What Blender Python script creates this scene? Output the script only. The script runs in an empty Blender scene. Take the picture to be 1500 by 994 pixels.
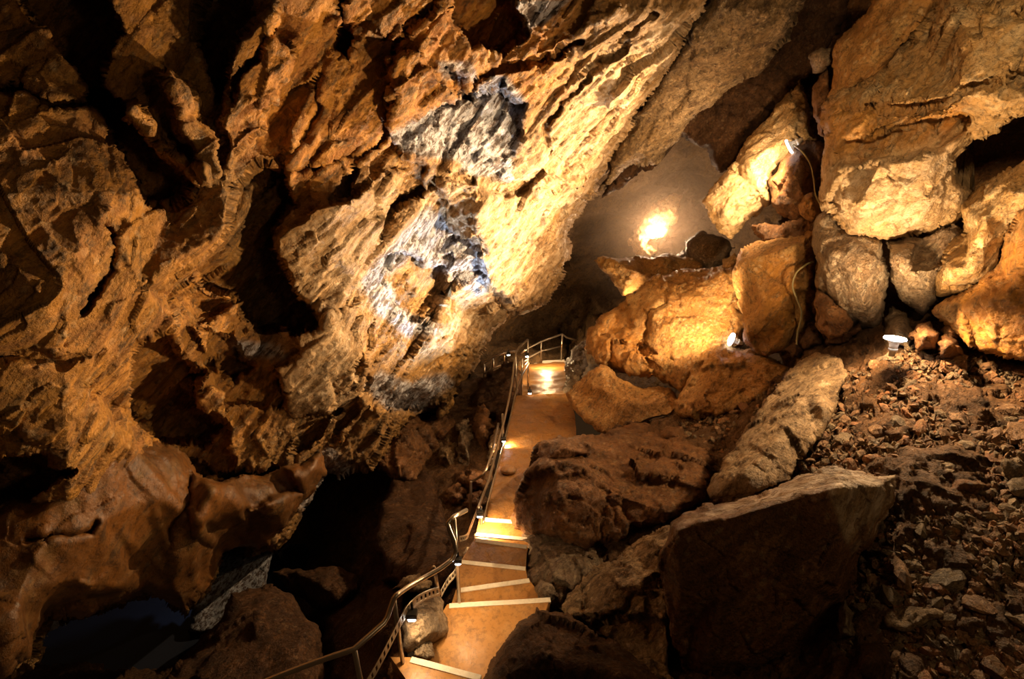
import bpy, bmesh, math, random
import numpy as np
from mathutils import Vector, Matrix
from mathutils.geometry import delaunay_2d_cdt

SC = bpy.context.scene
COL = SC.collection
random.seed(7)
F = 833.0
TH = math.radians(27.5)
CT, ST = math.cos(TH), math.sin(TH)
CAM = np.array([0.0, 0.0, 10.0])

# ---------------------------------------------------------------- camera
cam_d = bpy.data.cameras.new('camera')
cam_d.sensor_width = 36.0
cam_d.lens = F / 1500.0 * 36.0
cam_d.clip_end = 200
cam = bpy.data.objects.new('camera', cam_d)
cam.location = CAM
cam.rotation_euler = (math.pi / 2 - TH, 0, 0)
COL.objects.link(cam)
SC.camera = cam

# ---------------------------------------------------------------- world, exposure
w = bpy.data.worlds.new('world')
w.use_nodes = True
w.node_tree.nodes['Background'].inputs[0].default_value = (1.0, 0.5, 0.2, 1)
w.node_tree.nodes['Background'].inputs[1].default_value = 0.02
SC.world = w
SC.view_settings.view_transform = 'Standard'
SC.view_settings.look = 'None'
SC.view_settings.exposure = 0.3
SC.view_settings.gamma = 1.0
SC.view_settings.use_curve_mapping = False
SC.cycles.use_denoising = True
SC.cycles.max_bounces = 6
SC.cycles.volume_bounces = 0
SC.cycles.volume_step_rate = 1.0
SC.cycles.sample_clamp_indirect = 4.0

def P(x, y, d):
    """point seen at photo pixel x, y at depth d along the view axis"""
    cx = (x - 750.0) / F * d
    cy = -(y - 497.0) / F * d
    return np.stack([cx + 0 * d, d * CT + cy * ST, CAM[2] - d * ST + cy * CT], -1) if isinstance(d, np.ndarray) \
        else np.array([cx, d * CT + cy * ST, CAM[2] - d * ST + cy * CT])

def G(x, y, z):
    """point of the horizontal plane at height z seen at pixel x, y"""
    r = P(x, y, 1.0) - CAM
    t = (z - CAM[2]) / r[2]
    return CAM + r * t

def depth_of(p):
    v = np.asarray(p) - CAM
    return v[1] * CT - v[2] * ST

# ---------------------------------------------------------------- lights
WARM = (1.0, 0.655, 0.335)
WHITE = (1.0, 0.86, 0.68)
COOL = (0.74, 0.85, 1.0)
def spot(name, loc, target, power, color, angle=120, radius=0.06, blend=0.6):
    l = bpy.data.lights.new(name, 'SPOT')
    l.energy = power; l.color = color; l.spot_size = math.radians(angle); l.spot_blend = blend
    l.shadow_soft_size = radius
    o = bpy.data.objects.new(name, l)
    o.location = loc
    o.rotation_euler = Vector(np.asarray(target) - np.asarray(loc)).to_track_quat('-Z', 'Y').to_euler()
    COL.objects.link(o)
    return o
def point(name, loc, power, color, radius=0.08):
    l = bpy.data.lights.new(name, 'POINT')
    l.energy = power; l.color = color; l.shadow_soft_size = radius
    o = bpy.data.objects.new(name, l); o.location = loc
    COL.objects.link(o)
    return o
LAMP_A = P(1150, 216, 8.45)          # clamp lamp on the ridge slab
LAMP_B = P(1312, 491, 5.6)           # upturned floodlight on the scree
LAMP_C = P(1066, 497, 8.75)          # ring lamp on the boulder
LAMP_D = P(962, 335, 15.1)           # lamp in the misty passage
spot('lamp_a_light', P(1126, 226, 8.15), P(1070, 285, 9.1), 260, WARM, 165, 0.05)
spot('lamp_a_throw', LAMP_A, P(640, 300, 7.5), 2600, WARM, 95, 0.05, 0.9)
spot('lamp_b_light', P(1312, 480, 5.4), P(1240, 200, 5.6), 340, WARM, 165, 0.06)
spot('lamp_b_spill', P(1312, 420, 5.5), P(1312, 600, 5.2), 240, WARM, 150, 0.1, .3)
spot('lamp_c_light', P(1045, 490, 8.2), P(960, 390, 9.4), 360, WARM, 150, 0.06)
spot('lamp_c_throw', P(1050, 490, 8.2), P(690, 370, 8.5), 2200, WARM, 78, 0.06, 0.9)
point('lamp_d_light', LAMP_D, 290, (1, .62, .36), 0.06)
spot('left_wall_fill', P(1000, 735, 5.6) + np.array([0, 0, .1]), P(250, 210, 4.4), 780, WARM, 90, 0.1, 0.9)   # unseen fill added to brighten the left wall
spot('upper_boulder_fill', np.array([1.6, 1.2, 11.2]), P(1330, 80, 5.5), 850, WARM, 62, 0.2, 0.9)  # added fill beside the camera for the upper boulders, no lamp there
point('chamber_light', P(300, 822, 8.9), 32, COOL, 0.1)
point('rim_light', P(35, 900, 5.7), 3, COOL, 0.05)
point('rim_light', P(478, 672, 9.9), 14, COOL, 0.05)
spot('ledge_fill', P(928, 447, 12.0), P(893, 395, 12.3), 60, WARM, 120, 0.05)  # added to brighten the jutting ledge, no lamp stands there
point('scree_fill', np.array([3.0, 1.2, 9.6]), 24, WARM, 0.3)
point('bend_fill', P(722, 655, 9.5), 10, WARM, 0.05)  # added light to lift the rocks behind the railing
point('upper_ramp_light', P(800, 520, 16.2), 70, WARM, 0.1)  # bare point light above the far walkway, no lamp modelled
spot('cool_accent', P(712, 640, 9.6), P(650, 290, 8.3), 800, COOL, 85, 0.1, 0.9)  # added cool accent aimed at the grey wall patches
spot('near_wall_fill', np.array([1.5, 0.5, 9.4]), P(60, 430, 3.5), 50, WARM, 75, 0.15, 1.0)  # fill added near the camera to lift the dark near wall


# ---------------------------------------------------------------- noise
U = np.uint32
def _h(ix, iy, iz, s):
    n = (ix.astype(np.int64).astype(U) * U(374761393) + iy.astype(np.int64).astype(U) * U(668265263)
         + iz.astype(np.int64).astype(U) * U(2246822519) + U((s * 3266489917) & 0xffffffff))
    n = (n ^ (n >> U(13))) * U(1274126177)
    n = (n ^ (n >> U(16))) * U(2654435761)
    return ((n ^ (n >> U(15))) & U(0xffffff)).astype(np.float32) / np.float32(0xffffff)

def vnoise(p, s=0):
    i = np.floor(p); f = (p - i).astype(np.float32); u = f * f * (3 - 2 * f)
    i = i.astype(np.int64); r = 0
    for a in (0, 1):
        wa = u[:, 0] if a else 1 - u[:, 0]
        for b in (0, 1):
            wb = u[:, 1] if b else 1 - u[:, 1]
            for c in (0, 1):
                wc = u[:, 2] if c else 1 - u[:, 2]
                r = r + wa * wb * wc * _h(i[:, 0] + a, i[:, 1] + b, i[:, 2] + c, s)
    return r * 2 - 1

def fbm(p, octv=4, s=0, gain=0.5, ridge=False):
    a, r = 1.0, 0
    for k in range(octv):
        n = vnoise(p * (2.03 ** k) + 17.3 * k, s + k)
        r = r + a * ((0.5 - np.abs(n)) * 1.6 if ridge else n)
        a *= gain
    return r

def facet(p, s=0, slope=0.7):
    """broken-rock noise: every Voronoi cell is a tilted plane of its own"""
    i = np.floor(p).astype(np.int64)
    best = np.full(len(p), 9e9, np.float32); h = np.zeros(len(p), np.float32)
    for a in (-1, 0, 1):
        for b in (-1, 0, 1):
            for c in (-1, 0, 1):
                x, y, z = i[:, 0] + a, i[:, 1] + b, i[:, 2] + c
                r1, r2, r3 = _h(x, y, z, s), _h(x, y, z, s + 1), _h(x, y, z, s + 2)
                dx, dy, dz = p[:, 0] - x - r1, p[:, 1] - y - r2, p[:, 2] - z - r3
                d = (dx * dx + dy * dy + dz * dz).astype(np.float32)
                g = ((r2 * 7.3 + r3 * 3.1) % 1.0 - .5) * dx + ((r1 * 5.7 + r3 * 9.1) % 1.0 - .5) * dy + ((r1 * 11.3 + r2 * 4.9) % 1.0 - .5) * dz
                v = ((r1 * 13.7 + r2 * 6.1 + r3 * 2.9) % 1.0 - .5) + g * 2 * slope
                m = d < best
                best = np.where(m, d, best); h = np.where(m, v, h)
    return h

def rot_stretch(tilt=(0, 0, 0), sc=(1, 1, 1)):
    from mathutils import Euler
    R = np.array(Euler([math.radians(t) for t in tilt]).to_matrix())
    return (np.diag(sc) @ R).T.astype(np.float64)

GRAIN = np.array([.6, .48, .64]); GRAIN /= np.linalg.norm(GRAIN)
def grain_m(stretch=2.4, layer=1.5):
    n_ = np.cross(GRAIN, [0.7, -0.7, 0]); n_ /= np.linalg.norm(n_)
    return np.eye(3) - (1 - 1 / stretch) * np.outer(GRAIN, GRAIN) + (layer - 1) * np.outer(n_, n_)
def displace(co, no, kind, seed, amp=1.0):
    """kinds of broken rock; distances in metres"""
    wv = np.stack([vnoise(co * 1.3 + 5.1 * k, seed + 40 + k) for k in range(3)], -1) * 0.10
    q = co + wv
    if kind == 'wall':
        M = rot_stretch((20, 35, 30), (1.0, 2.1, 0.8))
        M = grain_m(); h = 0.24 * facet(q @ M / 0.85, seed, .9) + 0.16 * facet(q @ M / 0.34, seed + 5, .9) + 0.085 * facet(q @ grain_m(1.8, 1.2) / 0.14, seed + 9)
        h = h + 0.06 * fbm(co * 1.1, 3, seed + 3) + 0.03 * fbm(co * 9, 3, seed + 2, ridge=True)
        h = h * np.clip(np.linalg.norm(co - CAM, axis=1) / 9.5, .2, 1.1)
    elif kind == 'boulder':
        M = rot_stretch((30, 20, 50), (1.0, 1.6, 0.9))
        h = 0.14 * facet(q @ M / 0.8, seed) + 0.06 * facet(q @ M / 0.27, seed + 5) + 0.02 * facet(q / 0.1, seed + 11)
        h = h + 0.05 * fbm(co * 1.6, 3, seed + 3) + 0.010 * fbm(co * 11, 3, seed + 2, ridge=True)
    elif kind == 'smooth':
        h = 0.09 * fbm(co * 1.2, 3, seed + 3) + 0.04 * facet(q / 0.5, seed) + 0.012 * fbm(co * 9, 2, seed + 2)
    elif kind == 'soil':
        h = 0.10 * fbm(co * 1.4, 4, seed + 3) + 0.06 * facet(q / 0.22, seed) + 0.035 * facet(q / 0.09, seed + 4)
    elif kind == 'flow':
        M = rot_stretch((0, 0, 0), (1.6, 1.6, 0.35))
        h = 0.12 * fbm(co @ M, 3, seed + 3) + 0.05 * fbm(co @ M * 3, 2, seed + 7) + 0.035 * facet(q / 0.5, seed)
    elif kind == 'back':
        M = rot_stretch((0, 10, 0), (0.6, 0.8, 2.0))
        h = 0.45 * facet(q @ M / 1.6, seed) + 0.2 * facet(q @ M / 0.6, seed + 5) + 0.1 * fbm(co * 2, 3, seed)
    elif kind == 'fine':
        h = 0.05 * facet(q / 0.35, seed) + 0.02 * facet(q / 0.12, seed + 5) + 0.008 * fbm(co * 14, 2, seed + 2)
    return co + no * (h * amp)[:, None]

# ---------------------------------------------------------------- meshes
def set_props(o, label=None, cat=None, group=None, kind=None):
    if label: o['label'] = label
    if cat: o['category'] = cat
    if group: o['group'] = group
    if kind: o['kind'] = kind
    return o

def mesh_np(name, co, quads=None, tris=None, mat=None, parent=None, smooth=True, attrs=None):
    me = bpy.data.meshes.new(name)
    nq = 0 if quads is None else len(quads); nt = 0 if tris is None else len(tris)
    idx = []
    if nq: idx.append(np.asarray(quads).ravel())
    if nt: idx.append(np.asarray(tris).ravel())
    idx = np.concatenate(idx).astype(np.int32)
    starts = np.concatenate([np.arange(nq) * 4, nq * 4 + np.arange(nt) * 3]).astype(np.int32)
    me.vertices.add(len(co)); me.vertices.foreach_set('co', np.asarray(co, np.float32).ravel())
    me.loops.add(len(idx)); me.loops.foreach_set('vertex_index', idx)
    me.polygons.add(nq + nt); me.polygons.foreach_set('loop_start', starts)
    me.polygons.foreach_set('use_smooth', np.full(nq + nt, smooth))
    me.update(calc_edges=True)
    for k, v in (attrs or {}).items():
        a = me.attributes.new(k, 'FLOAT', 'POINT'); a.data.foreach_set('value', v.astype(np.float32))
    if mat: me.materials.append(mat)
    o = bpy.data.objects.new(name, me)
    if parent: o.parent = parent
    COL.objects.link(o)
    return o

def normals(co, quads):
    a = co[quads[:, 2]] - co[quads[:, 0]]; b = co[quads[:, 3]] - co[quads[:, 1]]
    n = np.cross(a, b); out = np.zeros_like(co)
    for k in range(4): np.add.at(out, quads[:, k], n)
    return out / np.maximum(np.linalg.norm(out, axis=1), 1e-9)[:, None]

def poly_sd(X, Y, poly, closed=True):
    """signed distance (inside > 0) and nearest point"""
    p = np.asarray(poly, float)[:, :2]
    q = np.roll(p, -1, 0) if closed else p[1:]
    if not closed: p = p[:-1]
    best = np.full(X.shape, 1e18); nx = np.zeros(X.shape); ny = np.zeros(X.shape); ins = np.zeros(X.shape, bool)
    for (x0, y0), (x1, y1) in zip(p, q):
        ex, ey = x1 - x0, y1 - y0
        t = np.clip(((X - x0) * ex + (Y - y0) * ey) / max(ex * ex + ey * ey, 1e-9), 0, 1)
        cx, cy = x0 + t * ex, y0 + t * ey
        d = (X - cx) ** 2 + (Y - cy) ** 2
        m = d < best
        best = np.where(m, d, best); nx = np.where(m, cx, nx); ny = np.where(m, cy, ny)
        if closed:
            c = (y0 > Y) != (y1 > Y)
            ins ^= c & (X < (x1 - x0) * (Y - y0) / (y1 - y0 + 1e-12) + x0)
    d = np.sqrt(best)
    return (np.where(ins, d, -d) if closed else d), nx, ny

def ragged(poly, rough, unit, seed):
    rnd = random.Random(seed)
    pts = [tuple(p) for p in poly]
    while True:
        out = []; again = False
        for a, b in zip(pts, pts[1:] + pts[:1]):
            out.append(a)
            L = math.hypot(b[0] - a[0], b[1] - a[1])
            if L > unit:
                again = True
                k = rnd.gauss(0, rough) ; k = max(-2 * rough, min(2 * rough, k))
                out.append(((a[0] + b[0]) / 2 - (b[1] - a[1]) * k, (a[1] + b[1]) / 2 + (b[0] - a[0]) * k) + tuple((u + v) / 2 for u, v in zip(a[2:], b[2:])))
        pts = out
        if not again: return pts

def tri_interp(pts, X, Y):
    v = [Vector((p[0], p[1])) for p in pts]
    vo, eo, fo, ov, oe, of = delaunay_2d_cdt(v, [], [], 0, 1e-5)
    dd = [pts[o[0]][2] for o in ov]
    D = np.full(X.shape, np.nan)
    x0, y0, st = X[0, 0], Y[0, 0], X[0, 1] - X[0, 0]
    for f in fo:
        (ax, ay), (bx, by), (cx, cy) = [vo[k] for k in f]
        da, db, dc = [dd[k] for k in f]
        i0 = max(0, int((min(ax, bx, cx) - x0) / st)); i1 = min(X.shape[1], int((max(ax, bx, cx) - x0) / st) + 2)
        j0 = max(0, int((min(ay, by, cy) - y0) / st)); j1 = min(X.shape[0], int((max(ay, by, cy) - y0) / st) + 2)
        if i0 >= i1 or j0 >= j1: continue
        xs, ys = X[j0:j1, i0:i1], Y[j0:j1, i0:i1]
        den = (by - cy) * (ax - cx) + (cx - bx) * (ay - cy)
        if abs(den) < 1e-9: continue
        u = ((by - cy) * (xs - cx) + (cx - bx) * (ys - cy)) / den
        w_ = ((cy - ay) * (xs - cx) + (ax - cx) * (ys - cy)) / den
        m = (u > -1e-6) & (w_ > -1e-6) & (u + w_ < 1 + 1e-6)
        sub = D[j0:j1, i0:i1]
        sub[m] = (u * da + w_ * db + (1 - u - w_) * dc)[m]
    while np.isnan(D).any():                                     # grow outwards
        m = np.isnan(D); acc = np.zeros(D.shape); n = np.zeros(D.shape)
        Z = np.pad(D, 1, constant_values=np.nan)
        for a, b in ((0, 1), (2, 1), (1, 0), (1, 2)):
            s = Z[a:a + D.shape[0], b:b + D.shape[1]]
            ok = ~np.isnan(s); acc[ok] += s[ok]; n[ok] += 1
        m &= n > 0; D[m] = acc[m] / n[m]
    return D

def blur(D, n):
    for _ in range(n):
        Z = np.pad(D, 1, mode='edge')
        D = (Z[:-2, 1:-1] + Z[2:, 1:-1] + Z[1:-1, :-2] + Z[1:-1, 2:] + 2 * D) / 6
    return D

def smooth01(t):
    t = np.clip(t, 0, 1); return t * t * (3 - 2 * t)

def relief(name, outline, pts, mat, kind='boulder', amp=1.0, step=2.4, edge=(14, .25), thick=1.0, seed=1, rough=0.07,
           feats=(), paint=(), soft=2, parent=None, shrink=(0.96, 0.8, 0.4), curl_skip=None):
    """A rock with the outline where the photo shows it, a modelled front at real depth, and a rounded back.
    outline, pts: (x, y, depth). feats: ('dent', poly, metres, softness[, gx, gy]) or ('crack', line, half width, metres)."""
    ol = ragged(outline, rough, step * 2.5, seed)
    a = np.asarray(ol)
    xs = np.arange(a[:, 0].min() - 2 * step, a[:, 0].max() + 3 * step, step)
    ys = np.arange(a[:, 1].min() - 2 * step, a[:, 1].max() + 3 * step, step)
    X, Y = np.meshgrid(xs, ys)
    S, NX, NY = poly_sd(X, Y, ol)
    D = blur(tri_interp(list(outline) + list(pts), X, Y), soft)
    ew, ed = edge
    t = np.clip(S / ew, 0, 1)
    c = ed * (1 - np.sqrt(np.maximum(0, 1 - (1 - t) ** 2)))
    D = D + c
    for f in feats:
        if f[0] == 'dent':
            s, _, _ = poly_sd(X, Y, ragged(f[1], 0.08, step * 3, seed + 5))
            cx, cy = np.mean([q[0] for q in f[1]]), np.mean([q[1] for q in f[1]])
            g = f[2] + (f[4] * (X - cx) / 100 + f[5] * (Y - cy) / 100 if len(f) > 4 else 0)
            D = D + g * smooth01((s + f[3] * .5) / f[3])
        else:
            ln = ragged_line(f[1], 0.12, step * 3, seed + 9)
            s, _, _ = poly_sd(X, Y, ln, False)
            D = D + f[3] * smooth01(1 - s / f[2])
    use = S > -step * 0.99
    snap = use & (S < 0)
    X2 = np.where(snap, NX, X); Y2 = np.where(snap, NY, Y)
    at = {}
    for nm, poly, val, sf in paint:
        s, _, _ = poly_sd(X, Y, poly)
        at[nm] = np.maximum(at.get(nm, 0), val * smooth01((s + sf * .5) / sf))
    ok = use[:-1, :-1] & use[1:, :-1] & use[:-1, 1:] & use[1:, 1:]
    ok &= (S[:-1, :-1] > 0) | (S[1:, 1:] > 0) | (S[:-1, 1:] > 0) | (S[1:, :-1] > 0)
    ny_, nx_ = X.shape
    I = np.arange(nx_ * ny_).reshape(ny_, nx_)
    q = np.stack([I[:-1, :-1][ok], I[1:, :-1][ok], I[1:, 1:][ok], I[:-1, 1:][ok]], -1)
    used = np.unique(q); mp = np.full(nx_ * ny_, -1); mp[used] = np.arange(len(used)); q = mp[q]
    co = P(X2.ravel()[used], Y2.ravel()[used], D.ravel()[used])
    att = {k: v.ravel()[used] for k, v in at.items()}
    no = normals(co, q)
    if np.mean(np.sum(no * (co - CAM), 1)) > 0: no = -no
    vd = CAM - co; vd /= np.linalg.norm(vd, axis=1)[:, None]
    no = no + 1.1 * vd; no /= np.linalg.norm(no, axis=1)[:, None]
    co = displace(co, no, kind, seed * 31, amp)
    # the back
    e = np.concatenate([q[:, [0, 1]], q[:, [1, 2]], q[:, [2, 3]], q[:, [3, 0]]])
    es = np.sort(e, 1); key = es[:, 0].astype(np.int64) * 10000000 + es[:, 1]
    _, first, cnt = np.unique(key, return_index=True, return_counts=True)
    be = e[first[cnt == 1]]
    bv = np.unique(be); m2 = np.full(len(co), -1); m2[bv] = np.arange(len(bv)); be2 = m2[be]
    B = co[bv]; C = B.mean(0); away = (C - CAM) / np.linalg.norm(C - CAM)
    ray = B - CAM; ray /= np.linalg.norm(ray, axis=1)[:, None]
    rings = [co]; base = len(co); quads = [q]; prev = bv
    nat = {k: [v] for k, v in att.items()}
    for sh, kk in zip(shrink, (0.35, 0.8, 1.0)):
        R = C + (B - C) * sh + ray * thick * kk
        rings.append(R); cur = base + np.arange(len(bv)); base += len(bv)
        quads.append(np.stack([prev[be2[:, 1]], prev[be2[:, 0]], cur[be2[:, 0]], cur[be2[:, 1]]], -1))
        prev = cur
        for k in nat: nat[k].append(att[k][bv])
    tris = None
    if shrink[-1] < 0.9:
        rings.append((C + away * thick * 1.05)[None]); 
        tris = np.stack([prev[be2[:, 1]], prev[be2[:, 0]], np.full(len(be2), base)], -1)
        for k in nat: nat[k].append(np.zeros(1))
    allc = np.concatenate(rings)
    o = mesh_np(name, allc, np.concatenate(quads), tris, mat, parent, True, {k: np.concatenate(v) for k, v in nat.items()})
    o['_n'] = 0; del o['_n']
    RELIEFS.append((name, X, Y, D, S))
    return o
RELIEFS = []

def ragged_line(line, rough, unit, seed):
    rnd = random.Random(seed); pts = [tuple(p) for p in line]
    while True:
        out = []; again = False
        for a, b in zip(pts, pts[1:]):
            out.append(a)
            if math.hypot(b[0] - a[0], b[1] - a[1]) > unit:
                again = True; k = max(-2 * rough, min(2 * rough, rnd.gauss(0, rough)))
                out.append(((a[0] + b[0]) / 2 - (b[1] - a[1]) * k, (a[1] + b[1]) / 2 + (b[0] - a[0]) * k))
        out.append(pts[-1]); pts = out
        if not again: return pts

# ---------------------------------------------------------------- materials
def rock_mat(name, a, b, c, scale=1.0, bump=1.0, rough=(0.45, 0.85), coat=0.0, spec=0.5, fleck=0.8, chips=1.0, crevice_shade=1.0):
    m = bpy.data.materials.new(name); m.use_nodes = True
    nt = m.node_tree; N = nt.nodes; L = nt.links
    bs = N['Principled BSDF']
    tc = N.new('ShaderNodeNewGeometry')
    def mapping(sc, rot=(0, 0, 0)):
        mp = N.new('ShaderNodeMapping'); mp.inputs['Scale'].default_value = sc; mp.inputs['Rotation'].default_value = rot
        L.new(tc.outputs['Position'], mp.inputs[0]); return mp
    def noise(sc, det=6, vec=None, r=0.6, dist=0.0):
        n = N.new('ShaderNodeTexNoise'); n.inputs['Scale'].default_value = sc; n.inputs['Detail'].default_value = det
        n.inputs['Roughness'].default_value = r; n.inputs['Distortion'].default_value = dist
        L.new((vec or tc).outputs[0], n.inputs['Vector']); return n
    def ramp(src, p0, p1):
        r = N.new('ShaderNodeMapRange'); r.inputs[1].default_value = p0; r.inputs[2].default_value = p1; r.interpolation_type = 'SMOOTHSTEP'
        L.new(src, r.inputs[0]); return r.outputs[0]
    def mix(f, x, y):
        k = N.new('ShaderNodeMix'); k.data_type = 'RGBA'
        if isinstance(f, float): k.inputs[0].default_value = f
        else: L.new(f, k.inputs[0])
        for s, v in ((k.inputs[6], x), (k.inputs[7], y)):
            if isinstance(v, tuple): s.default_value = v + (1,)
            else: L.new(v, s)
        return k.outputs[2]
    def math_(op, x, y=None):
        k = N.new('ShaderNodeMath'); k.operation = op
        for s, v in ((k.inputs[0], x), (k.inputs[1], y)):
            if v is None: continue
            if isinstance(v, (int, float)): s.default_value = v
            else: L.new(v, s)
        return k.outputs[0]
    eul = Vector(GRAIN).rotation_difference(Vector((1, 0, 0))).to_euler()
    def aligned(sc):
        r_ = mapping((1, 1, 1), tuple(eul)); m_ = N.new('ShaderNodeMapping'); m_.inputs['Scale'].default_value = sc; L.new(r_.outputs[0], m_.inputs[0]); return m_
    str_ = aligned((0.55, 1.3, 1.7))
    n1 = noise(1.1 * scale, 5, None, 0.6, 0.5); n2 = noise(4.5 * scale, 6, str_, 0.65, 0.6); n3 = noise(26 * scale, 5, None, 0.7)
    col = mix(ramp(n1.outputs[0], 0.38, 0.62), a, b)
    col = mix(ramp(n2.outputs[0], 0.45, 0.68), col, c)
    dark = mix(0.78, col, (0.012, 0.008, 0.006))  # shade of small crevices painted in as dark noise
    col = mix(math_('MULTIPLY', ramp(n3.outputs[0], 0.50, 0.64), 0.7 * crevice_shade), col, dark)
    n5 = noise(9 * scale, 6, str_, 0.72, 0.3)
    col = mix(math_('MULTIPLY', ramp(n5.outputs[0], 0.52, 0.66), 0.8 * crevice_shade), col, dark)
    v = N.new('ShaderNodeTexVoronoi'); v.inputs['Scale'].default_value = 13 * scale; v.inputs['Randomness'].default_value = 1.0
    wn = N.new('ShaderNodeVectorMath'); wn.operation = 'ADD'; L.new(tc.outputs['Position'], wn.inputs[0])
    wsc = N.new('ShaderNodeVectorMath'); wsc.operation = 'SCALE'; wsc.inputs[3].default_value = 0.12; L.new(n2.outputs[1], wsc.inputs[0]); L.new(wsc.outputs[0], wn.inputs[1])
    L.new(wn.outputs[0], v.inputs['Vector'])
    pale = mix(0.55, col, (0.62, 0.46, 0.26))                                       # pale clasts and mineral flecks
    sp = N.new('ShaderNodeSeparateColor'); L.new(v.outputs['Color'], sp.inputs[0])
    col = mix(math_('MULTIPLY', math_('MULTIPLY', ramp(sp.outputs[0], 0.72, 0.8), ramp(v.outputs['Distance'], 0.45, 0.25)), fleck), col, pale)
    def attr(nm):
        at = N.new('ShaderNodeAttribute'); at.attribute_name = nm; return at.outputs['Fac']
    n4 = noise(2.6 * scale, 5, str_, 0.7, 1.0)
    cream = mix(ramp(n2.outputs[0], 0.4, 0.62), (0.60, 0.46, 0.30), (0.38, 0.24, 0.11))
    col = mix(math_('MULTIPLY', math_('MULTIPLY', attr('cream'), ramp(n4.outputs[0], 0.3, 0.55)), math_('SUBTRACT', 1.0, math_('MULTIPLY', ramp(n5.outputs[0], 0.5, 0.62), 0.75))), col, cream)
    och = mix(ramp(n2.outputs[0], 0.4, 0.62), (0.56, 0.25, 0.035), (0.34, 0.13, 0.02))
    col = mix(math_('MULTIPLY', math_('MULTIPLY', attr('ochre'), ramp(n4.outputs[0], 0.25, 0.5)), math_('SUBTRACT', 1.0, math_('MULTIPLY', ramp(n5.outputs[0], 0.5, 0.62), 0.8))), col, och)
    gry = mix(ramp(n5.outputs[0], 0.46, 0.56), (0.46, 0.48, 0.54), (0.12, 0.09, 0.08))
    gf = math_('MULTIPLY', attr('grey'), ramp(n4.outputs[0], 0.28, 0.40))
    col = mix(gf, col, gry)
    L.new(col, bs.inputs['Base Color'])
    rr = N.new('ShaderNodeMapRange'); L.new(n2.outputs[0], rr.inputs[0]); rr.inputs[1].default_value = 0.35; rr.inputs[2].default_value = 0.65
    rr.inputs[3].default_value = rough[0]; rr.inputs[4].default_value = rough[1]
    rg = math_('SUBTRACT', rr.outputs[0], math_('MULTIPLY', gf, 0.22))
    L.new(rg, bs.inputs['Roughness'])
    bs.inputs['Specular IOR Level'].default_value = spec
    bs.inputs['Coat Weight'].default_value = coat; bs.inputs['Coat Roughness'].default_value = 0.18
    # relief of the surface: stepped chips at two sizes, then grain
    h = math_('MULTIPLY', n2.outputs[0], 0.45)
    for sc, wt in ((4.6 * scale, 0.32 * chips), (12.0 * scale, 0.16 * chips), (30.0 * scale, 0.07 * chips)):
        v2 = N.new('ShaderNodeTexVoronoi'); v2.inputs['Scale'].default_value = sc
        mp2 = aligned((0.6, 1.1, 1.4)); w2 = N.new('ShaderNodeVectorMath'); w2.operation = 'ADD'; L.new(mp2.outputs[0], w2.inputs[0])
        ws2 = N.new('ShaderNodeVectorMath'); ws2.operation = 'SCALE'; ws2.inputs[3].default_value = 0.7 / sc; L.new(n3.outputs[1], ws2.inputs[0]); L.new(ws2.outputs[0], w2.inputs[1])
        L.new(w2.outputs[0], v2.inputs['Vector'])
        s2 = N.new('ShaderNodeSeparateColor'); L.new(v2.outputs['Color'], s2.inputs[0])
        tilt = N.new('ShaderNodeVectorMath'); tilt.operation = 'DOT_PRODUCT'; sb = N.new('ShaderNodeVectorMath'); sb.operation = 'SUBTRACT'
        L.new(w2.outputs[0], sb.inputs[0]); L.new(v2.outputs['Position'], sb.inputs[1])
        cs = N.new('ShaderNodeVectorMath'); cs.operation = 'SUBTRACT'; L.new(v2.outputs['Color'], cs.inputs[0]); cs.inputs[1].default_value = (.5, .5, .5)
        L.new(sb.outputs[0], tilt.inputs[0]); L.new(cs.outputs[0], tilt.inputs[1])
        h = math_('ADD', h, math_('MULTIPLY', math_('ADD', s2.outputs[0], math_('MULTIPLY', tilt.outputs['Value'], 3.5 * sc)), wt))
    h = math_('ADD', h, math_('MULTIPLY', n3.outputs[0], 0.30))
    bp = N.new('ShaderNodeBump'); bp.inputs['Strength'].default_value = 1.0; bp.inputs['Distance'].default_value = 0.085 * bump
    L.new(h, bp.inputs['Height']); L.new(bp.outputs[0], bs.inputs['Normal']); L.new(bp.outputs[0], bs.inputs['Coat Normal'])
    return m

def plain_mat(name, col, rough=0.5, metal=0.0, emit=None, estr=0.0, nscale=20, var=0.25, bump=0.0, coat=0):
    m = bpy.data.materials.new(name); m.use_nodes = True
    nt = m.node_tree; N = nt.nodes; L = nt.links; bs = N['Principled BSDF']
    g = N.new('ShaderNodeNewGeometry'); n = N.new('ShaderNodeTexNoise'); n.inputs['Scale'].default_value = nscale; n.inputs['Detail'].default_value = 6
    L.new(g.outputs['Position'], n.inputs['Vector'])
    k = N.new('ShaderNodeMix'); k.data_type = 'RGBA'; L.new(n.outputs[0], k.inputs[0])
    k.inputs[6].default_value = tuple(max(0, c * (1 - var)) for c in col) + (1,); k.inputs[7].default_value = tuple(min(1, c * (1 + var)) for c in col) + (1,)
    L.new(k.outputs[2], bs.inputs['Base Color'])
    bs.inputs['Roughness'].default_value = rough; bs.inputs['Metallic'].default_value = metal
    bs.inputs['Coat Weight'].default_value = coat; bs.inputs['Coat Roughness'].default_value = 0.12
    if emit: bs.inputs['Emission Color'].default_value = emit + (1,); bs.inputs['Emission Strength'].default_value = estr
    if bump:
        b = N.new('ShaderNodeBump'); b.inputs['Distance'].default_value = bump; L.new(n.outputs[0], b.inputs['Height']); L.new(b.outputs[0], bs.inputs['Normal'])
        L.new(b.outputs[0], bs.inputs['Coat Normal'])
    return m

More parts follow.
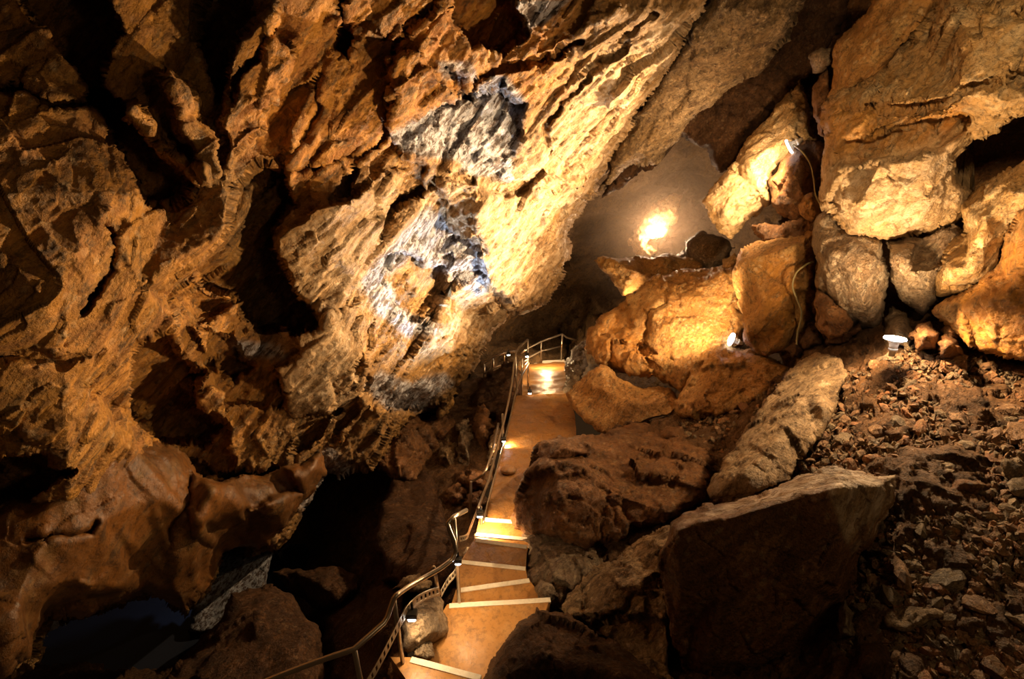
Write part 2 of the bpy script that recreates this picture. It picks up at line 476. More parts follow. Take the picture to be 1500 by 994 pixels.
M = {}
M['wall'] = rock_mat('ochre_schist', (0.30, 0.155, 0.04), (0.42, 0.225, 0.055), (0.19, 0.105, 0.035), 1.0, 1.0, (0.4, 0.8))
M['wallpale'] = rock_mat('tan_schist', (0.42, 0.30, 0.17), (0.34, 0.21, 0.10), (0.20, 0.14, 0.09), 1.0, 1.0)
M['pale'] = rock_mat('pale_gold_rock', (0.52, 0.32, 0.12), (0.42, 0.24, 0.08), (0.60, 0.43, 0.22), 1.0, 0.8, (0.35, 0.7))
M['orange'] = rock_mat('orange_rock', (0.46, 0.235, 0.06), (0.38, 0.18, 0.045), (0.48, 0.29, 0.10), 1.1, 0.7, (0.4, 0.75))
M['brown'] = rock_mat('brown_rock', (0.22, 0.09, 0.022), (0.15, 0.062, 0.016), (0.26, 0.12, 0.034), 1.2, 0.9, (0.4, 0.75), 0, .5, .35)
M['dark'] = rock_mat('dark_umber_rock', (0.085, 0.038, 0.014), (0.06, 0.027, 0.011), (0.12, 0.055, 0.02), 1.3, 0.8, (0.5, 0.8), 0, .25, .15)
M['mottled'] = rock_mat('mottled_rock', (0.26, 0.16, 0.065), (0.38, 0.255, 0.13), (0.13, 0.075, 0.035), 1.4, 0.9)
M['grey'] = rock_mat('grey_rock', (0.32, 0.225, 0.13), (0.22, 0.14, 0.075), (0.42, 0.33, 0.22), 1.6, 1.0, (0.3, 0.7))
M['flow'] = rock_mat('rusty_flowstone', (0.17, 0.066, 0.012), (0.10, 0.042, 0.010), (0.13, 0.062, 0.013), 0.8, 0.3, (0.4, 0.65), 0.1, .4, .12, .5, .9)
M['back'] = rock_mat('far_brown_rock', (0.15, 0.09, 0.04), (0.11, 0.065, 0.03), (0.20, 0.115, 0.04), 0.7, 1.4, (0.6, 0.9), 0, .3, .1)
M['soil'] = rock_mat('dark_scree_soil', (0.13, 0.062, 0.02), (0.17, 0.08, 0.025), (0.10, 0.05, 0.02), 1.6, 1.0, (0.5, 0.8), 0, .35, .2)
M['concrete'] = rock_mat('wet_ochre_concrete', (0.44, 0.21, 0.05), (0.38, 0.17, 0.04), (0.48, 0.25, 0.075), 0.8, 0.08, (0.35, 0.6), 0.06, .5, .12, .2, .55)
M['wetramp'] = rock_mat('wet_brown_concrete', (0.34, 0.16, 0.04), (0.42, 0.20, 0.05), (0.28, 0.14, 0.045), 0.8, 0.5, (0.18, 0.5), 0.6, .5, .1, .2, .45)
M['stripe'] = plain_mat('white_step_paint', (0.80, 0.74, 0.60), 0.6, 0, None, 0, 30, 0.25, 0.004)
M['steel'] = plain_mat('steel_tube', (0.50, 0.43, 0.34), 0.28, 0.9, None, 0, 12, 0.2)
M['tray'] = plain_mat('galvanised_tray', (0.45, 0.38, 0.27), 0.5, 0.6, None, 0, 18, 0.3)
M['black'] = plain_mat('black_housing', (0.03, 0.028, 0.026), 0.5)
M['white_ceramic'] = plain_mat('white_lamp_body', (0.75, 0.68, 0.58), 0.35)
M['lens'] = plain_mat('lit_white_lens', (1, 1, 1), 0.4, 0, (0.92, 0.96, 1.0), 14.0, 5, 0)
M['cable'] = plain_mat('olive_cable', (0.22, 0.18, 0.08), 0.6)

# ================================================================ THE SETTING
def R(name, *a, **k):
    lab = k.pop('label', None); cat = k.pop('cat', 'boulder'); grp = k.pop('group', None); kd = k.pop('okind', None)
    o = relief(name, *a, **k)
    if kd: o['kind'] = kd
    else: set_props(o, lab, cat, grp)
    return o

GREY_A = [(568, 198), (600, 178), (640, 155), (668, 145), (700, 130), (722, 108), (745, 115), (772, 150), (760, 200), (748, 262), (700, 262), (665, 235), (620, 230), (585, 222)]  # grey rock with the cool sheen of wet undersides put into the colour
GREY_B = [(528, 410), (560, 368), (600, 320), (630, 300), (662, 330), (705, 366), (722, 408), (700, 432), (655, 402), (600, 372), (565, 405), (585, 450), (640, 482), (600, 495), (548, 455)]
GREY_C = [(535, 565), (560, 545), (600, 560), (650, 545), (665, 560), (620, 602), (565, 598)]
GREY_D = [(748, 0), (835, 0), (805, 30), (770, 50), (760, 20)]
wl_outline = [(-260, -60, 3.3), (200, -60, 3.9), (450, -60, 4.6), (700, -60, 5.6), (900, -60, 6.6), (1058, -60, 7.3), (1035, 15, 7.6), (1000, 62, 8.1), (958, 125, 8.8), (928, 172, 9.3),
    (890, 250, 10.0), (872, 285, 10.4), (838, 325, 10.9), (832, 352, 11.2), (834, 370, 11.3), (818, 410, 11.4), (802, 437, 11.5), (780, 450, 11.5), (745, 458, 11.6), (722, 485, 11.6), (700, 515, 11.6),
    (690, 543, 11.4), (668, 572, 11.2), (664, 590, 11.0), (645, 612, 10.8), (630, 600, 10.6), (600, 610, 10.2), (575, 640, 9.8), (545, 690, 9.3), (515, 688, 9.1), (480, 694, 8.8), (462, 720, 8.6), (440, 755, 8.4), (398, 802, 8.1),
    (378, 808, 8.0), (350, 800, 7.8), (328, 806, 7.7), (318, 830, 7.4), (300, 862, 7.1), (272, 895, 6.8), (240, 880, 6.6), (215, 868, 6.4), (165, 878, 6.1), (120, 896, 5.8), (75, 898, 5.4), (60, 925, 5.2), (45, 965, 5.0), (10, 985, 4.7), (-260, 1000, 4.4)]
wl_pts = [
    (-200, 300, 3.2), (-60, 300, 3.3), (0, 300, 3.45), (100, 120, 3.8), (60, 430, 3.5), (-60, 500, 3.4), (150, 300, 3.8), (200, 420, 4.1), (100, 560, 3.9), (0, 600, 3.8), (0, 740, 4.6), (100, 680, 4.3),
    (270, 260, 4.5), (320, 160, 4.7), (420, 100, 4.9), (330, 340, 4.5), (250, 470, 4.6), (170, 640, 4.8),
    (470, 200, 5.3), (560, 60, 5.4), (620, 110, 5.8), (560, 240, 5.9), (480, 330, 5.9), (400, 350, 5.9), (430, 430, 6.5), (430, 560, 7.0), (360, 600, 6.9), (480, 480, 6.8),
    (540, 560, 7.8), (520, 400, 6.8), (570, 360, 7.1), (640, 290, 7.6), (700, 260, 7.7), (740, 150, 6.9), (800, 80, 6.7), (900, 20, 6.7), (780, 220, 7.8), (830, 150, 7.7), (900, 90, 7.5),
    (700, 360, 8.8), (650, 330, 8.6), (640, 420, 8.9), (720, 420, 9.7), (760, 330, 9.3), (800, 300, 9.6), (760, 440, 10.8), (820, 340, 10.4), (860, 230, 9.2), (920, 140, 8.3), (980, 60, 7.6),
    (600, 490, 8.9), (660, 520, 9.9), (640, 570, 10.0), (560, 620, 9.0), (480, 620, 7.9), (430, 700, 7.8), (380, 760, 7.6), (330, 700, 7.0), (250, 720, 6.3), (200, 800, 6.1), (280, 840, 6.7), (100, 800, 5.2), (60, 860, 5.0),
    (220, 620, 6.0), (300, 560, 6.3), (280, 440, 5.5), (340, 470, 6.2)]
DEEP = [
    ('dent', [(40, -40), (172, -40), (185, 50), (160, 90), (155, 120), (185, 160), (225, 210), (262, 250), (284, 268), (272, 292), (228, 306), (205, 290), (178, 248), (160, 205), (148, 168), (118, 152), (128, 128), (100, 95), (70, 60)], 0.75, 9),
    ('dent', [(290, -40), (395, -40), (380, 28), (350, 68), (335, 118), (322, 152), (305, 122), (285, 60)], 0.65, 9),
    ('dent', [(336, 268), (378, 236), (420, 240), (432, 300), (402, 345), (418, 400), (445, 440), (472, 478), (430, 490), (425, 480), (380, 482), (352, 440), (300, 420), (282, 396), (305, 368), (334, 330)], 1.1, 8, 0.4, 0.2),
    ('dent', [(200, 500), (250, 490), (300, 545), (290, 600), (332, 622), (300, 655), (230, 645), (180, 600), (190, 560)], 0.9, 10),
    ('dent', [(300, 480), (345, 500), (372, 540), (340, 560), (300, 530)], 0.5, 8),
    ('dent', [(-30, 510), (60, 508), (130, 522), (90, 540), (-30, 538)], 0.12, 14),
    ('dent', [(-40, 660), (60, 665), (110, 690), (70, 715), (40, 735), (-40, 742)], 0.8, 9),
    ('dent', [(490, -20), (505, 0), (520, 60), (512, 100), (490, 70)], 0.5, 6),
    ('dent', [(640, -30), (760, -30), (772, 50), (735, 80), (690, 70), (665, 30)], 0.6, 8),
    ('dent', [(655, 100), (680, 112), (692, 150), (668, 142)], 0.4, 5),
    ('dent', [(700, 140), (735, 120), (772, 150), (764, 200), (748, 262), (690, 264), (640, 236), (600, 228), (566, 200), (600, 178), (668, 148)], 0.22, 7, 0.0, -0.55),
    ('dent', [(560, 372), (600, 368), (650, 392), (660, 430), (640, 480), (600, 470), (570, 440)], 0.35, 6),
    ('dent', [(555, 505), (610, 500), (650, 492), (688, 530), (668, 572), (640, 606), (600, 604), (560, 600), (530, 580)], 0.45, 8, 0.0, 0.9),
    ('dent', [(440, 610), (500, 600), (470, 640), (430, 690), (380, 720), (270, 690), (268, 675), (380, 690)], 0.35, 7),
    ('dent', [(480, 555), (530, 520), (545, 560), (520, 610), (490, 650)], 0.3, 8),
    ('dent', [(175, 160), (200, 150), (300, 245), (310, 270), (285, 272), (215, 205)], -0.4, 14),
    ('dent', [(240, 110), (275, 130), (320, 200), (330, 262), (300, 270), (260, 190)], -0.45, 16),
    ('dent', [(330, 70), (400, 10), (430, 90), (395, 190), (330, 262), (322, 180)], -0.35, 16),
    ('dent', [(565, 85), (615, 72), (640, 105), (672, 142), (600, 178), (568, 196), (565, 150)], -0.35, 7, -0.2, 0.1),
    ('dent', [(405, 345), (470, 300), (560, 245), (600, 250), (560, 340), (520, 420), (480, 478), (440, 440), (416, 400)], -0.35, 10),
    ('dent', [(425, 492), (520, 445), (545, 470), (520, 560), (480, 600), (430, 610), (400, 540), (440, 520)], -0.4, 9),
    ('dent', [(268, 560), (310, 545), (330, 580), (360, 590), (420, 600), (440, 640), (420, 690), (340, 690), (330, 620)], -0.35, 9),
    ('dent', [(280, 480), (350, 440), (368, 460), (345, 520), (320, 545), (300, 520)], -0.3, 7),
    ('dent', [(640, 262), (700, 262), (740, 290), (800, 250), (870, 260), (835, 330), (830, 380), (800, 435), (750, 455), (720, 420), (700, 360), (660, 320)], -0.35, 12),
    ('dent', [(545, 232), (572, 205), (625, 240), (620, 290), (560, 330), (548, 280)], 0.3, 8),
    ('crack', [(150, 330), (165, 395), (140, 430), (120, 455)], 9, 0.35),
    ('crack', [(560, 60), (600, 30), (640, 0)], 7, 0.25),
    ('crack', [(500, 280), (560, 205), (568, 110), (590, 60), (640, 10)], 8, 0.3),
    ('crack', [(350, 285), (420, 230), (455, 180), (470, 110)], 8, 0.3),
    ('crack', [(340, 150), (360, 100), (400, 40)], 7, 0.25),
    ('crack', [(0, 130), (60, 150), (120, 150)], 10, 0.3),
    ('crack', [(380, 290), (440, 250), (520, 215)], 7, 0.25),
    ('crack', [(560, 350), (600, 290), (640, 262)], 8, 0.3),
    ('crack', [(805, 220), (820, 150), (880, 90), (960, 20)], 7, 0.2),
    ('crack', [(690, 140), (720, 100), (800, 85), (850, 60)], 8, 0.3),
]
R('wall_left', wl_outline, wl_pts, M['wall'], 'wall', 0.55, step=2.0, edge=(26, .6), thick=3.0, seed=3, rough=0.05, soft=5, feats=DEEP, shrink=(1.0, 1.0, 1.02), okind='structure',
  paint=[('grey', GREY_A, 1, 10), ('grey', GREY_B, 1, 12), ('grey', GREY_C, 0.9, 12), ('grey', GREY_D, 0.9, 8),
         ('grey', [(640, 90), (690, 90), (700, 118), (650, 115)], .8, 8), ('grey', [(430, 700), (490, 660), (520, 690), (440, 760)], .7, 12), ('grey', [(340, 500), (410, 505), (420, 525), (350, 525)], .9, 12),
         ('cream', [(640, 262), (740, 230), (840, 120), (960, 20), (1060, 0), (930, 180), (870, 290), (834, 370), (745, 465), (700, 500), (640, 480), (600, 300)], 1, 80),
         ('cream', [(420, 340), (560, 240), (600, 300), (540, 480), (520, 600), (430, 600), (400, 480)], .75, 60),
         ('ochre', [(-260, -60), (240, -60), (300, 300), (420, 600), (300, 720), (-260, 760)], .55, 60),
         ('ochre', [(380, 0), (640, -30), (840, -30), (820, 130), (700, 240), (560, 210), (450, 300), (380, 230), (200, 170), (240, 110), (330, 200)], .9, 80),
         ])

# flowstone curtain at the foot of the left wall
R('flowstone_curtain', [(-260, 750, 4.1), (40, 738, 4.6), (75, 715, 4.7), (110, 695, 4.8), (165, 650, 5.0), (200, 640, 5.4), (262, 655, 5.9), (290, 690, 6.1), (345, 697, 6.3), (400, 690, 6.7), (440, 680, 7.0), (470, 660, 7.3), (478, 690, 7.4), (455, 725, 7.3), (425, 770, 7.2), (396, 803, 7.2),
     (378, 808, 7.1), (352, 798, 7.0), (330, 804, 6.9), (318, 832, 6.7), (300, 862, 6.5), (270, 896, 6.2), (240, 882, 6.0), (212, 868, 5.8), (165, 878, 5.5), (120, 896, 5.2), (74, 898, 4.9), (60, 925, 4.7), (45, 965, 4.5), (8, 985, 4.2), (-260, 1010, 3.7)],
  [(60, 800, 4.5), (160, 760, 4.9), (230, 730, 5.3), (290, 760, 5.8), (350, 740, 6.2), (400, 740, 6.6), (150, 850, 5.0), (60, 860, 4.5), (250, 850, 5.8), (20, 900, 4.2), (310, 720, 5.8)],
  M['flow'], 'flow', 0.8, step=2.6, edge=(24, .4), thick=1.2, seed=12, soft=6, shrink=(1, 1, 1),
  feats=[('crack', [(40, 790), (90, 782), (140, 765)], 8, 0.12), ('crack', [(280, 690), (278, 740), (250, 790)], 7, .15), ('dent', [(350, 700), (420, 690), (440, 720), (370, 745)], .25, 10), ('dent', [(275, 690), (340, 700), (360, 760), (320, 800), (285, 780)], -.15, 16)],
  label='rust orange smooth flowstone curtain hanging at the foot of the overhanging wall', cat='rock formation')

R('wall_back', [(380, 420, 13), (480, 380, 14), (600, 300, 15), (760, 150, 15), (900, -40, 13), (1300, -40, 11), (1320, 250, 11), (1300, 480, 11), (1150, 560, 12), (900, 640, 12.8), (842, 566, 16.0), (760, 560, 15.5), (680, 640, 13.0), (560, 760, 11.5), (400, 700, 12)],
  [(700, 500, 17.5), (830, 480, 20), (860, 420, 19), (830, 380, 18), (900, 330, 18), (960, 300, 17.5), (1000, 250, 17), (1060, 180, 15), (1100, 100, 13), (940, 230, 16), (1050, 330, 17), (880, 540, 14.5), (620, 580, 13.5), (600, 660, 12.2), (720, 560, 15)],
  M['back'], 'back', 0.8, step=3.6, edge=(4, .1), thick=1.0, seed=21, soft=6, shrink=(1, 1, 1), okind='structure')

R('floor', [(-300, 640, 9.5), (250, 600, 12), (420, 640, 12.5), (560, 640, 12), (660, 560, 13.2), (740, 540, 13.5), (762, 580, 12.2), (740, 640, 10.6), (722, 700, 9.6), (712, 760, 8.6), (700, 800, 7.8), (665, 880, 6.5), (600, 940, 6.0), (560, 1030, 5.6), (200, 1030, 7.0), (-300, 1030, 7.2)],
  [(300, 900, 12), (360, 830, 13), (150, 960, 10), (450, 950, 8.5), (540, 860, 8.5), (620, 800, 8.2), (600, 720, 9.8), (650, 650, 11), (500, 740, 11)],
  M['soil'], 'soil', 1.0, step=4.0, edge=(4, .1), thick=0.6, seed=31, soft=6, shrink=(1, 1, 1), okind='structure')

# scree slope on the right: the ground below the boulders
SL_O = [(880, 640, 8.6), (960, 615, 8.8), (1060, 590, 8.4), (1150, 545, 7.6), (1180, 500, 7.4), (1290, 470, 7.0), (1400, 470, 6.4), (1760, 480, 5.0), (1760, 700, 3.7), (1760, 1040, 2.8), (1200, 1040, 3.5), (960, 1040, 3.9), (800, 1030, 4.6), (745, 960, 5.6), (780, 900, 6.0), (780, 820, 6.6), (760, 740, 7.6), (800, 680, 8.4)]
SL_P = [(1060, 640, 7.4), (1000, 700, 6.8), (1160, 590, 6.8), (1300, 520, 6.0), (1400, 530, 5.5), (1450, 620, 4.9), (1300, 620, 5.3), (1200, 680, 5.4), (1350, 720, 4.4), (1450, 800, 3.9), (1300, 850, 4.0), (1400, 940, 3.5), (1100, 850, 4.9), (900, 800, 6.3), (900, 950, 5.1), (1050, 930, 4.6)]
R('floor', SL_O, SL_P, M['soil'], 'soil', 1.0, step=3.0, edge=(6, .1), thick=0.6, seed=33, soft=6, shrink=(1, 1, 1), okind='structure')
SLOPE = RELIEFS[-1]

R('wall_right', [(1150, 560, 9.5), (1160, 300, 10), (1180, 60, 10.5), (1200, -40, 10), (1900, -40, 6.5), (1900, 560, 5.6), (1400, 560, 7.6), (1250, 570, 8.6)],
  [(1300, 300, 8.8), (1300, 480, 8.0), (1450, 250, 7.8), (1450, 450, 7.2)], M['brown'], 'back', 0.5, step=4.5, edge=(4, .1), thick=.6, seed=35, soft=5, shrink=(1, 1, 1), okind='structure')
R('ceiling', [(880, 290, 11.8), (925, 180, 11.4), (985, 120, 11), (1040, 60, 10.6), (1080, -40, 10), (1240, -40, 9), (1225, 60, 9.3), (1190, 115, 9.8), (1150, 150, 10.1), (1098, 196, 10.4), (1080, 235, 10.6), (1054, 252, 10.9), (1040, 222, 11), (1000, 195, 11.2), (960, 236, 11.4), (915, 262, 11.7)],
  [(1050, 150, 10.8), (1120, 90, 9.9), (1170, 20, 9.4), (1000, 170, 11)], M['dark'], 'boulder', 1.2, step=3.0, edge=(14, .4), thick=2.5, seed=37, soft=4, okind='structure')

# ================================================================ BOULDERS
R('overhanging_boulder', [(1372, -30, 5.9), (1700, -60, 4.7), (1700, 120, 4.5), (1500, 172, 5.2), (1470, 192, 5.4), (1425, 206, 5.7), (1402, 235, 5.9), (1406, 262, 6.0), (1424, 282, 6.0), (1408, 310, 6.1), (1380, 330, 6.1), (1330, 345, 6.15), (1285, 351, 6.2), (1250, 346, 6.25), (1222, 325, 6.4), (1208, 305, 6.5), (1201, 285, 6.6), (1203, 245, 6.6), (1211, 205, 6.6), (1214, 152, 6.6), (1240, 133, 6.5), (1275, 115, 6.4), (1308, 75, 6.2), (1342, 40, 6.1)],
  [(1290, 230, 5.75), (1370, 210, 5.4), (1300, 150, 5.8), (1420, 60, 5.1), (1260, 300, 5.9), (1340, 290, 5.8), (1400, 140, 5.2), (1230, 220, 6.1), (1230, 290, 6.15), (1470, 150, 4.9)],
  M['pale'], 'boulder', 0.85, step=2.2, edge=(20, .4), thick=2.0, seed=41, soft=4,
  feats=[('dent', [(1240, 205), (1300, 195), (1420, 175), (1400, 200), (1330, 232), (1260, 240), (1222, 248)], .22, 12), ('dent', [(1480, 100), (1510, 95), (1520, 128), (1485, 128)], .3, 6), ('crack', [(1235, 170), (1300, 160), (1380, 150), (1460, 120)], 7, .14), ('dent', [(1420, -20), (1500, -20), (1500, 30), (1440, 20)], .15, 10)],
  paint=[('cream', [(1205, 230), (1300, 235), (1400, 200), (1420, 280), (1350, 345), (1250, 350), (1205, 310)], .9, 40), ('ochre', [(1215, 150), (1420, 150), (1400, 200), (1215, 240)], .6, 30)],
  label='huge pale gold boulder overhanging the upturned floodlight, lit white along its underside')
R('hanging_slab', [(1218, 100, 6.9), (1221, 66, 7.0), (1242, 44, 6.9), (1268, 18, 6.7), (1285, -30, 6.5), (1392, -30, 6.0), (1375, 5, 6.0), (1342, 42, 6.1), (1310, 77, 6.2), (1300, 97, 6.3), (1280, 116, 6.4), (1242, 136, 6.6), (1216, 154, 6.8)],
  [(1290, 50, 6.3), (1250, 90, 6.5), (1330, 10, 6.1)], M['orange'], 'boulder', 0.6, step=2.4, edge=(10, .3), thick=1.2, seed=42,
  label='smooth rust orange slab hanging over the top corner of the huge pale boulder')
R('wedged_stone', [(1188, 76, 7.4), (1204, 70, 7.3), (1222, 73, 7.3), (1220, 88, 7.3), (1206, 106, 7.4), (1190, 108, 7.5)], [(1205, 86, 7.2)], M['grey'], 'fine', 0.7, step=1.8, edge=(5, .1), thick=.3, seed=43, label='small pale grey stone wedged in the dark cleft under the hanging slab', cat='stone')
R('cleft_slab', [(1190, 130, 7.5), (1214, 96, 7.4), (1219, 132, 7.3), (1212, 205, 7.3), (1198, 196, 7.5)], [(1206, 150, 7.2)], M['brown'], 'fine', 1, step=2, edge=(7, .15), thick=.5, seed=44, label='narrow red brown slab standing in the cleft below the small grey stone', cat='slab')
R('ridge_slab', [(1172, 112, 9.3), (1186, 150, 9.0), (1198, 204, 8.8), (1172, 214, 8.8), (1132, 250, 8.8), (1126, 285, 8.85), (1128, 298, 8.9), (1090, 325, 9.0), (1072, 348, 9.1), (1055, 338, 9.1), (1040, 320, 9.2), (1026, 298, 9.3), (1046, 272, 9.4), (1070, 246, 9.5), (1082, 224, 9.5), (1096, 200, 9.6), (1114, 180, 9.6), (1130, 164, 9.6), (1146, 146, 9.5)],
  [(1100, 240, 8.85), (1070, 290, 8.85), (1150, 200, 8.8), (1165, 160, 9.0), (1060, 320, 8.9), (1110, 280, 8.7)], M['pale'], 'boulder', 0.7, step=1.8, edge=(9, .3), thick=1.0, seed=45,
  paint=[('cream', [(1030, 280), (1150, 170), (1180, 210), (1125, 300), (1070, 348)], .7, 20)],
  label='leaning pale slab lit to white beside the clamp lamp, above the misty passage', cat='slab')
R('clamp_boulder', [(1160, 216, 8.4), (1180, 206, 8.3), (1200, 208, 8.2), (1210, 219, 8.2), (1204, 245, 8.1), (1202, 280, 8.1), (1203, 302, 8.1), (1190, 320, 8.2), (1165, 326, 8.3), (1140, 313, 8.4), (1128, 296, 8.5), (1127, 258, 8.5), (1143, 235, 8.4)],
  [(1165, 250, 8.05), (1180, 290, 8.0), (1150, 280, 8.2)], M['brown'], 'boulder', 0.5, step=2, edge=(9, .25), thick=.8, seed=46, label='dark red brown boulder carrying the clamp lamp and its cable')
R('perched_stone', [(1178, 287, 7.9), (1190, 282, 7.85), (1203, 294, 7.8), (1206, 318, 7.8), (1190, 324, 7.9), (1172, 314, 8.0), (1170, 300, 8.0)], [(1190, 300, 7.7)], M['orange'], 'fine', 1, step=2, edge=(6, .12), thick=.3, seed=47, label='rounded orange stone perched against the dark boulder with the clamp lamp', cat='stone')
R('rock_shelf', [(1104, 330, 8.5), (1120, 324, 8.4), (1140, 330, 8.3), (1165, 322, 8.2), (1208, 318, 7.9), (1210, 338, 7.8), (1196, 352, 7.9), (1150, 350, 8.1), (1118, 356, 8.3), (1108, 343, 8.5)], [(1150, 335, 8.05)], M['brown'], 'soil', .6, step=2, edge=(6, .2), thick=.8, seed=48, label='crumbly brown ledge of rubble on top of the tall square block', cat='ledge')
R('square_block', [(1074, 392, 8.3), (1085, 364, 8.3), (1110, 352, 8.2), (1140, 344, 8.1), (1200, 338, 7.8), (1196, 372, 7.7), (1190, 420, 7.7), (1192, 470, 7.7), (1170, 490, 7.8), (1150, 516, 7.9), (1120, 524, 8.0), (1100, 508, 8.2), (1090, 500, 8.3), (1087, 460, 8.35), (1078, 430, 8.4)],
  [(1096, 380, 7.95), (1100, 480, 7.9), (1150, 365, 7.6), (1158, 420, 7.6), (1150, 480, 7.65), (1163, 390, 7.6), (1166, 392, 8.0), (1180, 440, 8.1), (1120, 440, 7.75)], M['orange'], 'boulder', 0.5, step=2, edge=(8, .25), thick=1.0, seed=49,
  paint=[('ochre', [(1120, 380), (1165, 380), (1160, 500), (1110, 510)], .8, 30)], label='tall square rust stained block standing beside the huge smooth orange boulder', cat='block')
R('smooth_boulder', [(857, 502, 10.6), (864, 480, 10.7), (876, 464, 10.8), (905, 449, 10.9), (940, 424, 11), (965, 404, 11), (1000, 396, 10.8), (1040, 394, 10.4), (1072, 392, 9.8), (1080, 402, 9.6), (1080, 430, 9.4), (1090, 470, 9.1), (1090, 506, 8.9), (1045, 520, 8.9), (1020, 545, 8.9), (1002, 582, 9.0), (985, 566, 9.2), (960, 551, 9.5), (925, 548, 9.8), (900, 545, 10.0), (870, 530, 10.3), (855, 516, 10.5)],
  [(930, 470, 10.2), (900, 500, 10.0), (960, 520, 9.4), (985, 420, 10.2), (1040, 410, 9.9), (1000, 480, 9.3), (1040, 500, 9.0), (1060, 450, 9.35), (955, 450, 9.9), (900, 530, 9.9)], M['orange'], 'boulder', 0.75, step=2, edge=(10, .35), thick=0.9, seed=50, soft=3,
  feats=[('crack', [(985, 405), (975, 440), (950, 480), (940, 520)], 6, .12), ('dent', [(905, 452), (925, 445), (930, 480), (905, 500), (880, 490)], .15, 8)],
  paint=[('ochre', [(860, 500), (905, 450), (960, 520), (900, 545)], .6, 30)], label='largest smooth orange boulder above the bend in the walkway')
R('jutting_ledge', [(871, 381, 12.6), (885, 374, 12.7), (930, 375, 12.6), (985, 373, 12.4), (1016, 375, 12.2), (1032, 388, 12.0), (1030, 398, 11.9), (1000, 400, 12), (965, 405, 12.1), (945, 418, 12.2), (925, 431, 12.3), (912, 434, 12.3), (903, 420, 12.4), (893, 404, 12.5), (879, 392, 12.6)],
  [(900, 385, 12.2), (930, 395, 11.9), (980, 385, 12.0), (920, 415, 12.1)], M['orange'], 'boulder', 0.5, step=2, edge=(7, .3), thick=1.8, seed=51, label='flat beak shaped ledge jutting out at the mouth of the misty passage', cat='ledge')
R('pyramid_boulder', [(830, 576, 9.9), (845, 560, 9.9), (862, 545, 9.9), (880, 535, 9.8), (900, 545, 9.7), (930, 565, 9.5), (985, 570, 9.2), (1002, 590, 9.0), (980, 613, 9.0), (945, 622, 9.0), (905, 645, 9.0), (880, 636, 9.2), (852, 610, 9.5), (836, 592, 9.8)],
  [(885, 570, 9.4), (905, 600, 9.1), (950, 590, 9.1), (925, 585, 9.1), (870, 590, 9.5)], M['orange'], 'smooth', 0.8, step=2, edge=(6, .2), thick=1.2, seed=52, label='smooth pyramid shaped tan boulder at the edge of the walkway')
R('lamp_boulder', [(990, 592, 8.6), (1002, 560, 8.7), (1014, 540, 8.8), (1028, 515, 8.9), (1060, 504, 8.9), (1100, 508, 8.6), (1130, 524, 8.2), (1158, 536, 7.9), (1145, 560, 7.7), (1118, 582, 7.6), (1080, 602, 7.8), (1050, 617, 8.0), (1020, 612, 8.2), (998, 608, 8.4)],
  [(1045, 545, 8.3), (1030, 580, 8.2), (1100, 550, 7.9), (1080, 530, 8.35), (1015, 590, 8.3)], M['orange'], 'boulder', 0.7, step=2, edge=(8, .25), thick=1.2, seed=53, label='squat rust brown boulder with the small ring lamp on top')
R('misty_boulder', [(1003, 352, 12.6), (1030, 340, 12.5), (1060, 347, 12.2), (1078, 362, 12), (1062, 386, 12), (1040, 392, 12.1), (1016, 380, 12.4)], [(1040, 362, 11.9)], M['grey'], 'smooth', 1, step=2.4, edge=(8, .3), thick=1, seed=54, label='rounded grey brown boulder seen through the mist behind the jutting ledge')
R('pale_stone', [(1058, 380, 10.6), (1076, 370, 10.5), (1087, 376, 10.4), (1080, 400, 10.4), (1054, 400, 10.6)], [(1070, 388, 10.3)], M['pale'], 'fine', 1, step=2, edge=(6, .15), thick=.5, seed=55, label='small pale stone wedged between the square block and the misty boulder', cat='stone')
R('misty_boulder', [(990, 372, 12.9), (1000, 364, 12.9), (1020, 374, 12.7), (1036, 390, 12.5), (1010, 397, 12.6), (985, 390, 12.8)], [(1008, 380, 12.4)], M['grey'], 'smooth', 1, step=2.6, edge=(6, .3), thick=.8, seed=56, label='low dim boulder in the mist just behind the flat ledge')
R('passage_rock', [(922, 356, 15.6), (928, 335, 15.7), (948, 306, 15.9), (978, 286, 16), (1002, 282, 15.9), (996, 305, 15.7), (990, 325, 15.5), (975, 345, 15.3), (955, 352, 15.3), (962, 368, 15.4), (950, 376, 15.5), (930, 370, 15.6)], [(965, 315, 15.6), (985, 300, 15.7), (940, 350, 15.4)], M['pale'], 'fine', 2.5, step=2, edge=(5, .2), thick=.7, seed=57, label='rock blazing white beside the lamp deep in the misty passage', cat='rock')
R('mottled_boulder', [(1052, -30, 8.2), (1182, -30, 7.8), (1168, 28, 8.0), (1132, 80, 8.5), (1080, 126, 9.1), (1050, 150, 9.5), (1012, 175, 9.8), (985, 214, 10.3), (962, 238, 10.6), (905, 258, 10.9), (878, 278, 10.9), (893, 240, 10.6), (925, 175, 10.0), (958, 128, 9.4), (1000, 66, 8.7), (1036, 12, 8.3)],
  [(1060, 70, 8.4), (1110, 20, 7.9), (990, 150, 9.5), (930, 220, 10.1), (1020, 60, 8.5), (975, 190, 9.9)], M['mottled'], 'boulder', 0.8, step=2.2, edge=(16, .5), thick=2.0, seed=58, label='dark mottled boulder hanging behind the bright ridge of the overhanging wall')

